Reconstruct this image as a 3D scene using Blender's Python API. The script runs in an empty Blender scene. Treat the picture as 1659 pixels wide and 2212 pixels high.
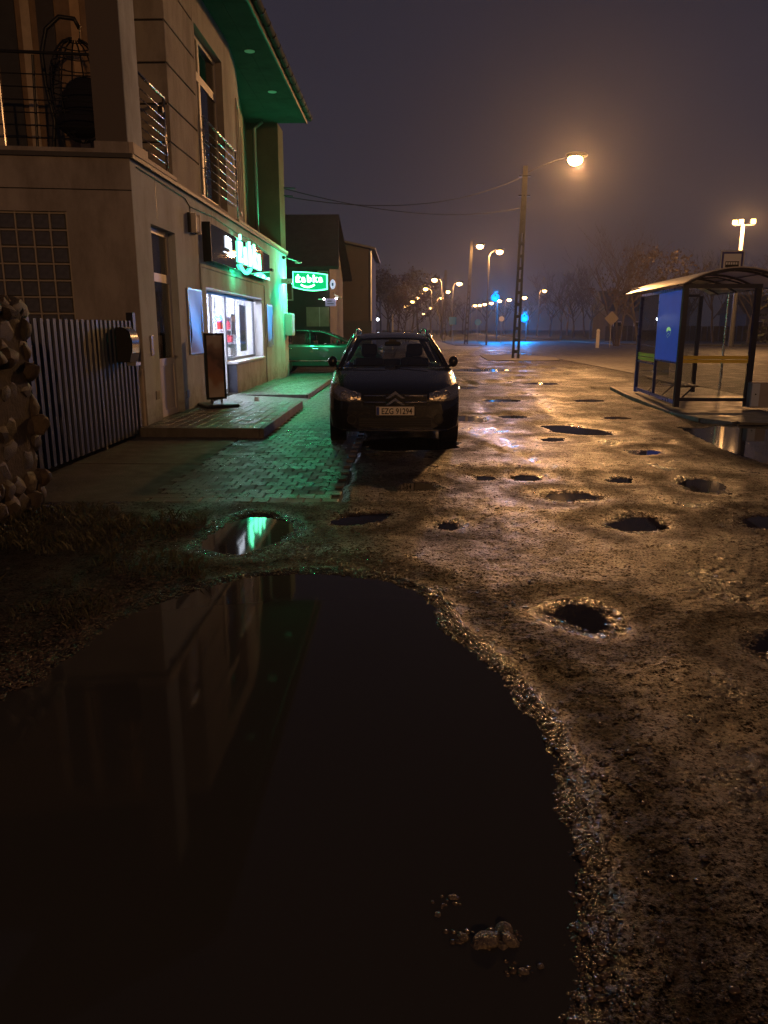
import bpy, bmesh, math, random
import numpy as np
from mathutils import Vector, Matrix
rnd = random.Random(7)
sc = bpy.context.scene
R = math.radians

# ------------------------------------------------------------------ camera
cam_d = bpy.data.cameras.new("camera")
cam = bpy.data.objects.new("camera", cam_d)
sc.collection.objects.link(cam)
PITCH, YAW, EYE = R(13.4), R(1.46), 1.6
cam.location = (0, 0, EYE)
cam.rotation_euler = (R(90) - PITCH, 0, YAW)
cam_d.sensor_fit = 'HORIZONTAL'
cam_d.sensor_width = 36.0
cam_d.lens = 36.0 * 1663 / 1659
cam_d.clip_start = 0.05
cam_d.clip_end = 3000
sc.camera = cam

# ------------------------------------------------------------------ world: clouded night sky lit by the town
world = bpy.data.worlds.new("World")
sc.world = world
world.use_nodes = True
wn, wl = world.node_tree.nodes, world.node_tree.links
wn.clear()
w_out = wn.new('ShaderNodeOutputWorld')
w_bg = wn.new('ShaderNodeBackground')
w_bg.inputs['Strength'].default_value = 1.0
w_tc = wn.new('ShaderNodeTexCoord')
w_sep = wn.new('ShaderNodeSeparateXYZ')
w_ramp = wn.new('ShaderNodeValToRGB')
w_ramp.color_ramp.elements[0].position = 0.0
w_ramp.color_ramp.elements[0].color = (0.041, 0.0345, 0.048, 1)
w_ramp.color_ramp.elements[1].position = 0.7
w_ramp.color_ramp.elements[1].color = (0.0200, 0.0175, 0.0290, 1)
w_noise = wn.new('ShaderNodeTexNoise')
w_noise.inputs['Scale'].default_value = 2.2
w_noise.inputs['Detail'].default_value = 4
w_mix = wn.new('ShaderNodeMix')
w_mix.data_type = 'RGBA'
w_mix.blend_type = 'MULTIPLY'
w_mix.inputs['Factor'].default_value = 0.35
wl.new(w_tc.outputs['Generated'], w_sep.inputs[0])
wl.new(w_tc.outputs['Generated'], w_noise.inputs['Vector'])
wl.new(w_sep.outputs['Z'], w_ramp.inputs['Fac'])
wl.new(w_ramp.outputs['Color'], w_mix.inputs['A'])
wl.new(w_noise.outputs['Fac'], w_mix.inputs['B'])
wl.new(w_mix.outputs['Result'], w_bg.inputs['Color'])
wl.new(w_bg.outputs[0], w_out.inputs['Surface'])

sc.view_settings.view_transform = 'Standard'
sc.view_settings.look = 'None'
sc.view_settings.exposure = 0.0
sc.view_settings.gamma = 1.0
sc.view_settings.use_curve_mapping = False
cy = sc.cycles
cy.use_denoising = True
cy.denoiser = 'OPENIMAGEDENOISE'
cy.denoising_prefilter = 'NONE'
cy.denoising_input_passes = 'RGB_ALBEDO_NORMAL'
cy.use_light_tree = True
cy.sample_clamp_indirect = 4.0
cy.sample_clamp_direct = 0.0
cy.max_bounces = 7
cy.diffuse_bounces = 3
cy.glossy_bounces = 4
cy.transmission_bounces = 4
cy.transparent_max_bounces = 14
cy.volume_bounces = 0
cy.caustics_reflective = False
cy.caustics_refractive = False

SODIUM = (1.0, 0.475, 0.165)
KEY_LAMP_W = 25000
BEHIND_LAMP_W = 11500
FAR_LAMP_W = 3500

# ------------------------------------------------------------------ where a sight line of the photograph meets the place
_F, _CX, _CY = 1663.0, 829.5, 1106.0
_fw = Vector((-math.sin(YAW) * math.cos(PITCH), math.cos(YAW) * math.cos(PITCH), -math.sin(PITCH)))
_rt = Vector((math.cos(YAW), math.sin(YAW), 0))
_up = Vector((-math.sin(YAW) * math.sin(PITCH), math.cos(YAW) * math.sin(PITCH), math.cos(PITCH)))
_EY = Vector((0, 0, EYE))
def ray(x, y): return _fw + _rt * ((x - _CX) / _F) + _up * ((_CY - y) / _F)
def G(x, y, z=0.0):
    d = ray(x, y); return _EY + d * ((z - EYE) / d.z)
def PX(x, y, X):
    d = ray(x, y); return _EY + d * (X / d.x)
def PY(x, y, Y):
    d = ray(x, y); return _EY + d * (Y / d.y)

# ------------------------------------------------------------------ materials
MATS = {}
def mat(name, col=(0.5, 0.5, 0.5), rough=0.6, metal=0.0, var=0.0, vscale=6.0, bump=0.0, bscale=40.0, emit=None, estr=0.0,
        spec=0.5, rvar=0.0, coat=0.0, ior=1.45, dirt=None, dscale=1.5, splash=None):
    if name in MATS: return MATS[name]
    m = bpy.data.materials.new(name); m.use_nodes = True
    nt = m.node_tree; n, l = nt.nodes, nt.links
    b = n['Principled BSDF']
    b.inputs['Base Color'].default_value = (*col, 1)
    b.inputs['Roughness'].default_value = rough
    b.inputs['Metallic'].default_value = metal
    b.inputs['Specular IOR Level'].default_value = spec
    b.inputs['IOR'].default_value = ior
    b.inputs['Coat Weight'].default_value = coat
    b.inputs['Coat Roughness'].default_value = 0.04
    if emit:
        b.inputs['Emission Color'].default_value = (*emit, 1)
        b.inputs['Emission Strength'].default_value = estr
    tc = None
    if var or bump or rvar or dirt:
        tc = n.new('ShaderNodeTexCoord')
    colour_out = None
    if var:
        t = n.new('ShaderNodeTexNoise'); t.inputs['Scale'].default_value = vscale; t.inputs['Detail'].default_value = 6
        t.inputs['Roughness'].default_value = 0.65
        l.new(tc.outputs['Object'], t.inputs['Vector'])
        r = n.new('ShaderNodeValToRGB')
        r.color_ramp.elements[0].position = 0.28; r.color_ramp.elements[1].position = 0.74
        r.color_ramp.elements[0].color = (*[c * (1 - var) for c in col], 1)
        r.color_ramp.elements[1].color = (*[min(1, c * (1 + var)) for c in col], 1)
        l.new(t.outputs['Fac'], r.inputs['Fac'])
        colour_out = r.outputs['Color']
    if dirt:
        t = n.new('ShaderNodeTexNoise'); t.inputs['Scale'].default_value = dscale; t.inputs['Detail'].default_value = 8
        t.inputs['Roughness'].default_value = 0.7
        mp = n.new('ShaderNodeMapping'); mp.inputs['Scale'].default_value = (1, 1, 0.35)
        l.new(tc.outputs['Object'], mp.inputs['Vector']); l.new(mp.outputs[0], t.inputs['Vector'])
        r = n.new('ShaderNodeValToRGB'); r.color_ramp.elements[0].position = 0.46; r.color_ramp.elements[1].position = 0.72
        l.new(t.outputs['Fac'], r.inputs['Fac'])
        mx = n.new('ShaderNodeMix'); mx.data_type = 'RGBA'
        l.new(r.outputs['Color'], mx.inputs['Factor'])
        if colour_out: l.new(colour_out, mx.inputs['A'])
        else: mx.inputs['A'].default_value = (*col, 1)
        mx.inputs['B'].default_value = (*dirt, 1)
        colour_out = mx.outputs['Result']
    if splash:
        sx = n.new('ShaderNodeSeparateXYZ'); l.new(tc.outputs['Object'], sx.inputs[0])
        t = n.new('ShaderNodeTexNoise'); t.inputs['Scale'].default_value = 3.2; t.inputs['Detail'].default_value = 9; t.inputs['Roughness'].default_value = .7
        l.new(tc.outputs['Object'], t.inputs['Vector'])
        ma = n.new('ShaderNodeMath'); ma.operation = 'MULTIPLY_ADD'; ma.inputs[1].default_value = 1.5; l.new(t.outputs['Fac'], ma.inputs[0])
        mb_ = n.new('ShaderNodeMath'); mb_.operation = 'MULTIPLY'; mb_.inputs[1].default_value = -1.0; l.new(sx.outputs['Z'], mb_.inputs[0]); l.new(mb_.outputs[0], ma.inputs[2])
        r = n.new('ShaderNodeMapRange'); r.inputs['From Min'].default_value = .18; r.inputs['From Max'].default_value = .75; r.inputs['To Max'].default_value = .75
        l.new(ma.outputs[0], r.inputs['Value'])
        mx = n.new('ShaderNodeMix'); mx.data_type = 'RGBA'; l.new(r.outputs[0], mx.inputs['Factor'])
        if colour_out: l.new(colour_out, mx.inputs['A'])
        else: mx.inputs['A'].default_value = (*col, 1)
        mx.inputs['B'].default_value = (*splash, 1); colour_out = mx.outputs['Result']
    if colour_out: l.new(colour_out, b.inputs['Base Color'])
    if rvar:
        t = n.new('ShaderNodeTexNoise'); t.inputs['Scale'].default_value = vscale * 1.7; t.inputs['Detail'].default_value = 5
        l.new(tc.outputs['Object'], t.inputs['Vector'])
        r = n.new('ShaderNodeMapRange'); r.inputs['From Min'].default_value = 0.3; r.inputs['From Max'].default_value = 0.7
        r.inputs['To Min'].default_value = max(0.02, rough - rvar); r.inputs['To Max'].default_value = min(1, rough + rvar)
        l.new(t.outputs['Fac'], r.inputs['Value']); l.new(r.outputs[0], b.inputs['Roughness'])
    if bump:
        t = n.new('ShaderNodeTexNoise'); t.inputs['Scale'].default_value = bscale; t.inputs['Detail'].default_value = 5
        l.new(tc.outputs['Object'], t.inputs['Vector'])
        bp = n.new('ShaderNodeBump'); bp.inputs['Strength'].default_value = bump; bp.inputs['Distance'].default_value = 0.01
        l.new(t.outputs['Fac'], bp.inputs['Height']); l.new(bp.outputs[0], b.inputs['Normal'])
    MATS[name] = m
    return m

def glass(name, tint=(0.9, 0.93, 0.95), refl=1.0, rough=0.01):
    """a thin pane: straight see-through plus a Fresnel reflection"""
    if name in MATS: return MATS[name]
    m = bpy.data.materials.new(name); m.use_nodes = True
    n, l = m.node_tree.nodes, m.node_tree.links; n.clear()
    o = n.new('ShaderNodeOutputMaterial'); mx = n.new('ShaderNodeMixShader')
    tr = n.new('ShaderNodeBsdfTransparent'); tr.inputs[0].default_value = (*tint, 1)
    gl = n.new('ShaderNodeBsdfGlossy'); gl.inputs['Roughness'].default_value = rough
    gl.inputs['Color'].default_value = (refl, refl, refl, 1)
    fr = n.new('ShaderNodeFresnel'); ge = n.new('ShaderNodeNewGeometry'); mr = n.new('ShaderNodeMapRange')
    mr.inputs['To Min'].default_value = 1.5; mr.inputs['To Max'].default_value = 1 / 1.5
    l.new(ge.outputs['Backfacing'], mr.inputs['Value']); l.new(mr.outputs[0], fr.inputs['IOR'])
    l.new(fr.outputs[0], mx.inputs['Fac']); l.new(tr.outputs[0], mx.inputs[1]); l.new(gl.outputs[0], mx.inputs[2])
    l.new(mx.outputs[0], o.inputs['Surface'])
    MATS[name] = m
    return m

def emitter(name, col, strength, sample=True):
    if name in MATS: return MATS[name]
    m = bpy.data.materials.new(name); m.use_nodes = True
    n, l = m.node_tree.nodes, m.node_tree.links; n.clear()
    o = n.new('ShaderNodeOutputMaterial'); e = n.new('ShaderNodeEmission')
    e.inputs['Color'].default_value = (*col, 1); e.inputs['Strength'].default_value = strength
    l.new(e.outputs[0], o.inputs['Surface'])
    if not sample: m.cycles.emission_sampling = 'NONE'
    MATS[name] = m
    return m

# ------------------------------------------------------------------ objects
ORG = {}
def link(o): sc.collection.objects.link(o)
def tag(o, label=None, cat=None, group=None, kind=None):
    if label: o['label'] = label
    if cat: o['category'] = cat
    if group: o['group'] = group
    if kind: o['kind'] = kind
    return o
def thing(name, label, cat, loc=(0, 0, 0), rz=0.0, group=None, kind=None):
    o = bpy.data.objects.new(name, None); link(o)
    o.empty_display_size = 0.2
    o.location = loc; o.rotation_euler = (0, 0, rz)
    o.matrix_world = Matrix.Translation(loc) @ Matrix.Rotation(rz, 4, 'Z')
    ORG[o.name] = Matrix.Translation(loc) @ Matrix.Rotation(rz, 4, 'Z')
    return tag(o, label, cat, group, kind)

class MB:
    """collects shapes, then links them as ONE mesh object"""
    def __init__(s): s.v, s.f = [], []
    def add(s, vs, fs, M=None):
        k = len(s.v)
        for p in vs:
            p = Vector(p)
            s.v.append(M @ p if M is not None else p)
        s.f += [tuple(i + k for i in f) for f in fs]
        return s
    def box(s, x0, x1, y0, y1, z0, z1, M=None, bev=0.0):
        if bev <= 0:
            vs = [(x, y, z) for z in (z0, z1) for y in (y0, y1) for x in (x0, x1)]
            fs = [(0, 2, 3, 1), (4, 5, 7, 6), (0, 1, 5, 4), (2, 6, 7, 3), (0, 4, 6, 2), (1, 3, 7, 5)]
            return s.add(vs, fs, M)
        b = min(bev, (x1 - x0) / 2.01, (y1 - y0) / 2.01, (z1 - z0) / 2.01)
        bm = bmesh.new()
        bmesh.ops.create_cube(bm, size=1.0)
        for v in bm.verts:
            v.co = Vector(((x0 + x1) / 2 + v.co.x * (x1 - x0), (y0 + y1) / 2 + v.co.y * (y1 - y0), (z0 + z1) / 2 + v.co.z * (z1 - z0)))
        bmesh.ops.bevel(bm, geom=bm.edges[:], offset=b, segments=2, affect='EDGES', profile=0.5)
        s.bm(bm, M); return s
    def bm(s, bm, M=None):
        bm.verts.index_update()
        s.add([v.co.copy() for v in bm.verts], [tuple(v.index for v in f.verts) for f in bm.faces], M)
        bm.free(); return s
    def tube(s, pts, r, n=8, M=None, cap=True):
        pts = [Vector(p) for p in pts]
        rs = list(r) if isinstance(r, (list, tuple)) else [r] * len(pts)
        vs, fs = [], []
        side = None
        for i, p in enumerate(pts):
            d = (pts[min(i + 1, len(pts) - 1)] - pts[max(i - 1, 0)])
            if d.length < 1e-9: d = Vector((0, 0, 1))
            d.normalize()
            if side is None:
                a = Vector((0, 0, 1)) if abs(d.z) < 0.9 else Vector((1, 0, 0))
                side = d.cross(a).normalized()
            else:
                side = (side - d * side.dot(d)).normalized()
            up = side.cross(d)
            for k in range(n):
                t = 2 * math.pi * k / n
                vs.append(p + (side * math.cos(t) + up * math.sin(t)) * rs[i])
        for i in range(len(pts) - 1):
            for k in range(n):
                a, b = i * n + k, i * n + (k + 1) % n
                fs.append((a, b, b + n, a + n))
        if cap:
            fs.append(tuple(range(n - 1, -1, -1)))
            fs.append(tuple((len(pts) - 1) * n + k for k in range(n)))
        return s.add(vs, fs, M)
    def cyl(s, p, q, r, n=12, M=None): return s.tube([p, q], r, n, M)
    def ell(s, c, rx, ry, rz, n=12, m=8, M=None):
        vs, fs = [], []
        for i in range(m + 1):
            a = math.pi * i / m
            for k in range(n):
                t = 2 * math.pi * k / n
                vs.append((c[0] + rx * math.sin(a) * math.cos(t), c[1] + ry * math.sin(a) * math.sin(t), c[2] + rz * math.cos(a)))
        for i in range(m):
            for k in range(n):
                a, b = i * n + k, i * n + (k + 1) % n
                fs.append((a, a + n, b + n, b))
        return s.add(vs, fs, M)
    def prism(s, poly, z0, z1, M=None):
        """poly: list of (x, y); extruded along z"""
        k = len(poly)
        a = sum(poly[i][0] * poly[(i + 1) % k][1] - poly[(i + 1) % k][0] * poly[i][1] for i in range(k))
        if a < 0: poly = poly[::-1]
        vs = [(x, y, z0) for x, y in poly] + [(x, y, z1) for x, y in poly]
        fs = [tuple(range(k - 1, -1, -1)), tuple(range(k, 2 * k))]
        fs += [(i, (i + 1) % k, (i + 1) % k + k, i + k) for i in range(k)]
        return s.add(vs, fs, M)
    def grid(s, rows, M=None, close=False):
        """rows of points of equal length -> quads"""
        n = len(rows[0]); vs = [p for r in rows for p in r]; fs = []
        for i in range(len(rows) - 1):
            for k in range(n if close else n - 1):
                a, b = i * n + k, i * n + (k + 1) % n
                fs.append((a, b, b + n, a + n))
        return s.add(vs, fs, M)
    def mesh(s, name, smooth=False, inv=None):
        me = bpy.data.meshes.new(name)
        v = s.v if inv is None else [inv @ p for p in s.v]
        me.from_pydata([tuple(p) for p in v], [], s.f)
        if smooth:
            me.polygons.foreach_set('use_smooth', [True] * len(me.polygons))
        me.update()
        return me
    def build(s, name, m, parent=None, smooth=False, local=False, sub=0, angle=None):
        """local: the shapes are in the thing's own frame; else in world coordinates"""
        inv = None
        Mw = Matrix.Identity(4)
        if parent is not None:
            Mw = ORG[parent.name]
            if not local: inv = Mw.inverted()
        me = s.mesh(name, smooth, inv)
        me.materials.append(m)
        if angle is not None:
            me.set_sharp_from_angle(angle=R(angle))
        o = bpy.data.objects.new(name, me); link(o)
        if parent is not None: o.parent = parent
        ORG[o.name] = Mw
        if sub:
            md = o.modifiers.new('subsurf', 'SUBSURF'); md.levels = sub; md.render_levels = sub
        return o
def one(name, mb, m, label, cat, group=None, smooth=False, kind=None, angle=None):
    return tag(mb.build(name, m, None, smooth, angle=angle), label, cat, group, kind)
def struct(name, mb, m, smooth=False): return tag(mb.build(name, m, None, smooth), kind='structure')
def np_mesh(name, V, Fq, m, smooth=True, parent=None):
    """V (n,3) float array, Fq (k,3|4) int array"""
    me = bpy.data.meshes.new(name)
    k = Fq.shape[1]
    me.vertices.add(len(V)); me.vertices.foreach_set('co', np.ascontiguousarray(V, dtype=np.float32).ravel())
    me.loops.add(Fq.size); me.loops.foreach_set('vertex_index', np.ascontiguousarray(Fq, dtype=np.int32).ravel())
    me.polygons.add(len(Fq))
    me.polygons.foreach_set('loop_start', np.arange(0, Fq.size, k, dtype=np.int32))
    me.polygons.foreach_set('loop_total', np.full(len(Fq), k, dtype=np.int32))
    me.polygons.foreach_set('use_smooth', np.full(len(Fq), smooth, dtype=bool))
    me.update(calc_edges=True); me.validate()
    me.materials.append(m)
    o = bpy.data.objects.new(name, me); link(o)
    if parent is not None: o.parent = parent
    return o
def copy_tree(o, parent=None, **kw):
    c = o.copy(); link(c)
    if parent is not None: c.parent = parent
    ORG[c.name] = ORG.get(o.name, Matrix.Identity(4))
    for ch in list(o.children): copy_tree(ch, c)
    return c
def lamp(name, loc, col, watts, parent=None, radius=0.15, kind='POINT', rot=None, spot=R(150), blend=0.6):
    d = bpy.data.lights.new(name, kind); d.color = col; d.energy = watts
    d.shadow_soft_size = radius
    if kind == 'SPOT': d.spot_size = spot; d.spot_blend = blend
    o = bpy.data.objects.new(name, d); link(o)
    p = Vector(loc)
    if parent is not None:
        o.parent = parent; p = ORG[parent.name].inverted() @ p
    o.location = p
    if rot: o.rotation_euler = rot
    return o
FONT = None
def text_mb(txt, size, depth=0.0, M=None, bold=0.0, space=1.0):
    """letter outlines of the built-in face as an MB (lying in x/y, extruded along z), centred on x"""
    cu = bpy.data.curves.new('lettering', 'FONT')
    cu.body = txt; cu.size = size; cu.extrude = depth; cu.offset = bold
    cu.align_x = 'CENTER'; cu.resolution_u = 4; cu.space_character = space
    o = bpy.data.objects.new('lettering', cu); link(o)
    dg = bpy.context.evaluated_depsgraph_get()
    me = bpy.data.meshes.new_from_object(o.evaluated_get(dg))
    mb = MB(); mb.add([v.co.copy() for v in me.vertices], [tuple(p.vertices) for p in me.polygons], M)
    bpy.data.objects.remove(o); bpy.data.curves.remove(cu); bpy.data.meshes.remove(me)
    return mb

# ------------------------------------------------------------------ noise for the terrain
def _hash(ix, iy, seed):
    h = (ix.astype(np.int64) * 374761393 + iy.astype(np.int64) * 668265263 + seed * 1442695041) & 0xffffffff
    h = ((h ^ (h >> 13)) * 1274126177) & 0xffffffff
    return ((h ^ (h >> 16)) & 0xffffff) / float(0xffffff)
def vnoise(x, y, seed=0):
    ix, iy = np.floor(x), np.floor(y); fx, fy = x - ix, y - iy
    ix = ix.astype(np.int64); iy = iy.astype(np.int64)
    u, v = fx * fx * (3 - 2 * fx), fy * fy * (3 - 2 * fy)
    a, b = _hash(ix, iy, seed), _hash(ix + 1, iy, seed)
    c, d = _hash(ix, iy + 1, seed), _hash(ix + 1, iy + 1, seed)
    return (a * (1 - u) + b * u) * (1 - v) + (c * (1 - u) + d * u) * v - 0.5
def sstep(a, b, x):
    t = np.clip((x - a) / (b - a), 0, 1); return t * t * (3 - 2 * t)
def poly_dist(px, py, poly):
    """signed distance to a closed polygon (negative inside)"""
    n = len(poly); d = np.full(px.shape, 1e9); ins = np.zeros(px.shape, bool)
    for i in range(n):
        ax, ay = poly[i]; bx, by = poly[(i + 1) % n]
        ex, ey = bx - ax, by - ay
        t = np.clip(((px - ax) * ex + (py - ay) * ey) / (ex * ex + ey * ey + 1e-12), 0, 1)
        d = np.minimum(d, (px - ax - t * ex) ** 2 + (py - ay - t * ey) ** 2)
        if ay != by:
            c = ((ay > py) != (by > py)) & (px < ex * (py - ay) / (by - ay) + ax)
            ins ^= c
    d = np.sqrt(d); return np.where(ins, -d, d)

# ================================================================== GROUND
WZ = -0.030                                             # water level
def gp(pts, z=WZ): return [(G(x, y, z).x, G(x, y, z).y) for x, y in pts]
big = gp([(0, 1512), (80, 1472), (150, 1424), (250, 1343), (350, 1300), (430, 1274), (520, 1252), (640, 1240), (740, 1243), (840, 1256),
          (900, 1280), (938, 1310), (950, 1345), (962, 1372), (1010, 1402), (1060, 1442), (1100, 1490), (1150, 1552), (1172, 1600),
          (1195, 1652), (1207, 1712), (1216, 1780), (1236, 1850), (1247, 1950), (1243, 2060), (1234, 2130), (1222, 2212)])
big += [(0.36, 1.1), (0.2, 0.7), (-0.4, 0.45), (-1.4, 0.5), (-2.1, 1.1), (-2.35, 2.0), (-2.15, 2.7)]
def ellp(cx, cy, rx, ry, n=14, tilt=0.0, seed=0):
    q = random.Random(seed); out = []
    for k in range(n):
        t = 2 * math.pi * k / n; s = 1 + q.uniform(-.16, .16)
        out.append((cx + rx * s * math.cos(t), cy + ry * s * math.sin(t) + tilt * rx * math.cos(t)))
    return gp(out)
PUD = [big,
       gp([(436, 1186), (448, 1160), (490, 1132), (540, 1113), (590, 1116), (632, 1132), (640, 1146), (606, 1166), (560, 1186), (525, 1197), (480, 1199)]),
       gp([(1193, 1330), (1212, 1311), (1258, 1307), (1306, 1328), (1320, 1355), (1300, 1368), (1262, 1362), (1222, 1350)]),
       ellp(1376, 1133, 60, 16, seed=1), ellp(1230, 1074, 54, 9, seed=2), ellp(1518, 1050, 50, 14, seed=3, tilt=.1), ellp(1138, 1033, 32, 7, seed=4),
       ellp(1246, 930, 76, 8, seed=5, tilt=.09), ellp(900, 1052, 36, 9, seed=6), ellp(1342, 1039, 26, 6, seed=7), ellp(1650, 1130, 44, 14, seed=8),
       ellp(1665, 1395, 36, 14, seed=9), ellp(1402, 978, 24, 5, seed=10), ellp(780, 1122, 62, 12, seed=11, tilt=-.12),
       gp([(1462, 922), (1510, 926), (1560, 919), (1640, 922), (1700, 930), (1760, 960), (1740, 1015), (1660, 1002), (1600, 984), (1545, 962), (1500, 940)]),
       ellp(1085, 866, 40, 3, seed=12), ellp(1108, 901, 34, 3, seed=13), ellp(1170, 829, 40, 2.5, seed=14), ellp(1040, 800, 60, 3, seed=15),
       ellp(1130, 771, 22, 2.6, seed=16), ellp(1010, 905, 40, 6, seed=17, tilt=.1), ellp(1195, 950, 26, 4, seed=18), ellp(1046, 1033, 22, 5, seed=19),
       ellp(965, 1138, 22, 7, seed=21), ellp(1000, 838, 30, 2.5, seed=22),
       ellp(1330, 903, 30, 3, seed=23), ellp(1270, 866, 34, 2.5, seed=24), ellp(880, 960, 110, 14, seed=25)]
WET = set(range(99))                                    # all of them hold water
PBOX = [(min(p[0] for p in P) - .7, max(p[0] for p in P) + .7, min(p[1] for p in P) - .7, max(p[1] for p in P) + .7) for P in PUD]

def shore(x, y, wet=True, only=None):
    """distance to the nearest water's edge or hole edge (negative inside), with an uneven outline"""
    d = np.full(x.shape, 9.0)
    for i, (P, (a, b, c, e)) in enumerate(zip(PUD, PBOX)):
        if (i in WET) != wet or (only and i not in only): continue
        k = np.nonzero((x > a) & (x < b) & (y > c) & (y < e))
        if len(k[0]): d[k] = np.minimum(d[k], poly_dist(x[k], y[k], P))
    nz = .05 * vnoise(x * 9 + .7 * y, y * 9 - .6 * x, 31) + .035 * vnoise(x * 23 - 8 * y, y * 23 + 9 * x, 32) + .018 * vnoise(x * 50 + 19 * y, y * 50 - 21 * x, 33)
    return d + nz * (1 - .9 * sstep(.0, .12, d))
def terrain(x, y, fine=True):
    h = .026 * vnoise(x * .45, y * .35, 1) + .018 * vnoise(x * 1.4, y * 1.1, 2) + .010 * vnoise(x * 3.7, y * 3.1, 3) + .006
    lot = sstep(-.6, -.1, x) * (1 - sstep(8.0, 8.6, x)) * sstep(9, 12, y) * (1 - sstep(45, 60, y))
    hol = vnoise(x * 1.05, y * .62, 7) + .5 * vnoise(x * 2.6, y * 1.5, 8)
    h -= lot * .05 * sstep(.20, .42, hol)
    near = (1 - sstep(11, 22, y)) * (1 - sstep(5, 9, np.abs(x)))
    patch = sstep(-.18, .22, vnoise(x * .8 + 4, y * .8, 5) + .35 * vnoise(x * 2.3, y * 2.3, 6))
    f = 0.0
    if fine:
        f = .006 * vnoise(x * 5, y * 5, 11) + .004 * vnoise(x * 13, y * 13, 12)
        f = f + (.28 + .45 * patch) * (.017 * np.abs(vnoise(x * 25 - y * 10 + .6 * vnoise(x * 60, y * 60, 17), y * 25 + x * 10, 13)) + .013 * np.abs(vnoise(x * 43 + y * 29, y * 43 - x * 29, 14)) + .006 * vnoise(x * 80 - y * 37, y * 80 + x * 37, 18) - .006)
        h += f * near
    h += .05 * sstep(-1.2, -2.2, x) * sstep(3.2, 4.6, y) * (1 - sstep(6.2, 7.0, y))           # soil bank below the stone pillar
    for k_, x0_ in enumerate((1.75, 3.15)):                                                 # old wheel ruts
        xc = x0_ + .28 * np.sin(.33 * y + .4) + .05 * np.sin(1.7 * y + k_)
        h = h - .016 * np.exp(-((x - xc) / .12) ** 2) * sstep(1.0, 3.0, y) * (1 - sstep(24, 34, y)) * (.5 + vnoise(x * .3 + k_, y * .5, 71))
    d2 = shore(x, y, False) + .06 * vnoise(x * 12 + 5 * y, y * 9 - 4 * x, 34) + .06 * vnoise(x * 28 - 9 * y, y * 22 + 11 * x, 35) + .03 * vnoise(x * 60, y * 45, 36)
    h = h - .055 * (1 - sstep(-.12, .015, d2))
    d = shore(x, y)
    prof = np.where(d < 0, WZ + np.maximum(d * .40, -.075), WZ + .012 * sstep(-.02, .12, d) + .024 * sstep(.08, .70, d))
    if fine: prof = prof + f * near * np.where(d > -.06, .8, .25)
    w = 1 - sstep(.04, .75, d)
    h = h * (1 - w) + prof * w
    pn = vnoise(x * 2.2, y * 2.2, 61) + .6 * vnoise(x * 6, y * 6, 62)
    wl__ = sstep(6.45, 7.0, y) * (1 - sstep(7.4, 7.6, y)) * (1 - sstep(-.75, -.15, x))
    h = h + (np.maximum(h, .008 + .018 * pn) - h) * wl__
    pav = sstep(-.54, -.68, x + .10 * pn) * sstep(7.02, 7.16, y + .16 * pn)
    h = h * (1 - pav) - .055 * pav
    rd = sstep(8.35, 8.5, x)
    h = h * (1 - rd) - .06 * rd
    yard = sstep(5.15, 5.3, x) * sstep(13.5, 13.6, y) * (1 - sstep(22, 22.1, y))
    h = h * (1 - yard) - .06 * yard
    far = sstep(60, 75, y)
    return h * (1 - far) - .03 * far

def graded(segs):
    out = []
    for a, b, s0, s1 in segs:
        v = a
        while v < b:
            out.append(v); t = (v - a) / (b - a); v += s0 + (s1 - s0) * t
    return out
ys = graded([(-14, .6, 1.2, .12), (.6, 4.6, .0105, .0115), (4.6, 9, .0125, .030), (9, 20, .030, .11), (20, 60, .11, .8), (60, 200, 2, 8), (200, 900, 10, 70)]) + [900]
xh = graded([(2.6, 5, .014, .05), (5, 12, .05, .3), (12, 40, .4, 2), (40, 500, 3, 60)]) + [500]
xs = [-v for v in xh[::-1]] + graded([(-2.6, 2.6, .0125, .0125)])[1:] + xh
xs, ys = np.array(xs), np.array(ys)
GX, GY = np.meshgrid(xs, ys)
GZ = terrain(GX, GY)
nx, ny = len(xs), len(ys)
idx = np.arange(nx * ny).reshape(ny, nx)
Fq = np.stack([idx[:-1, :-1], idx[:-1, 1:], idx[1:, 1:], idx[1:, :-1]], -1).reshape(-1, 4)

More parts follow.
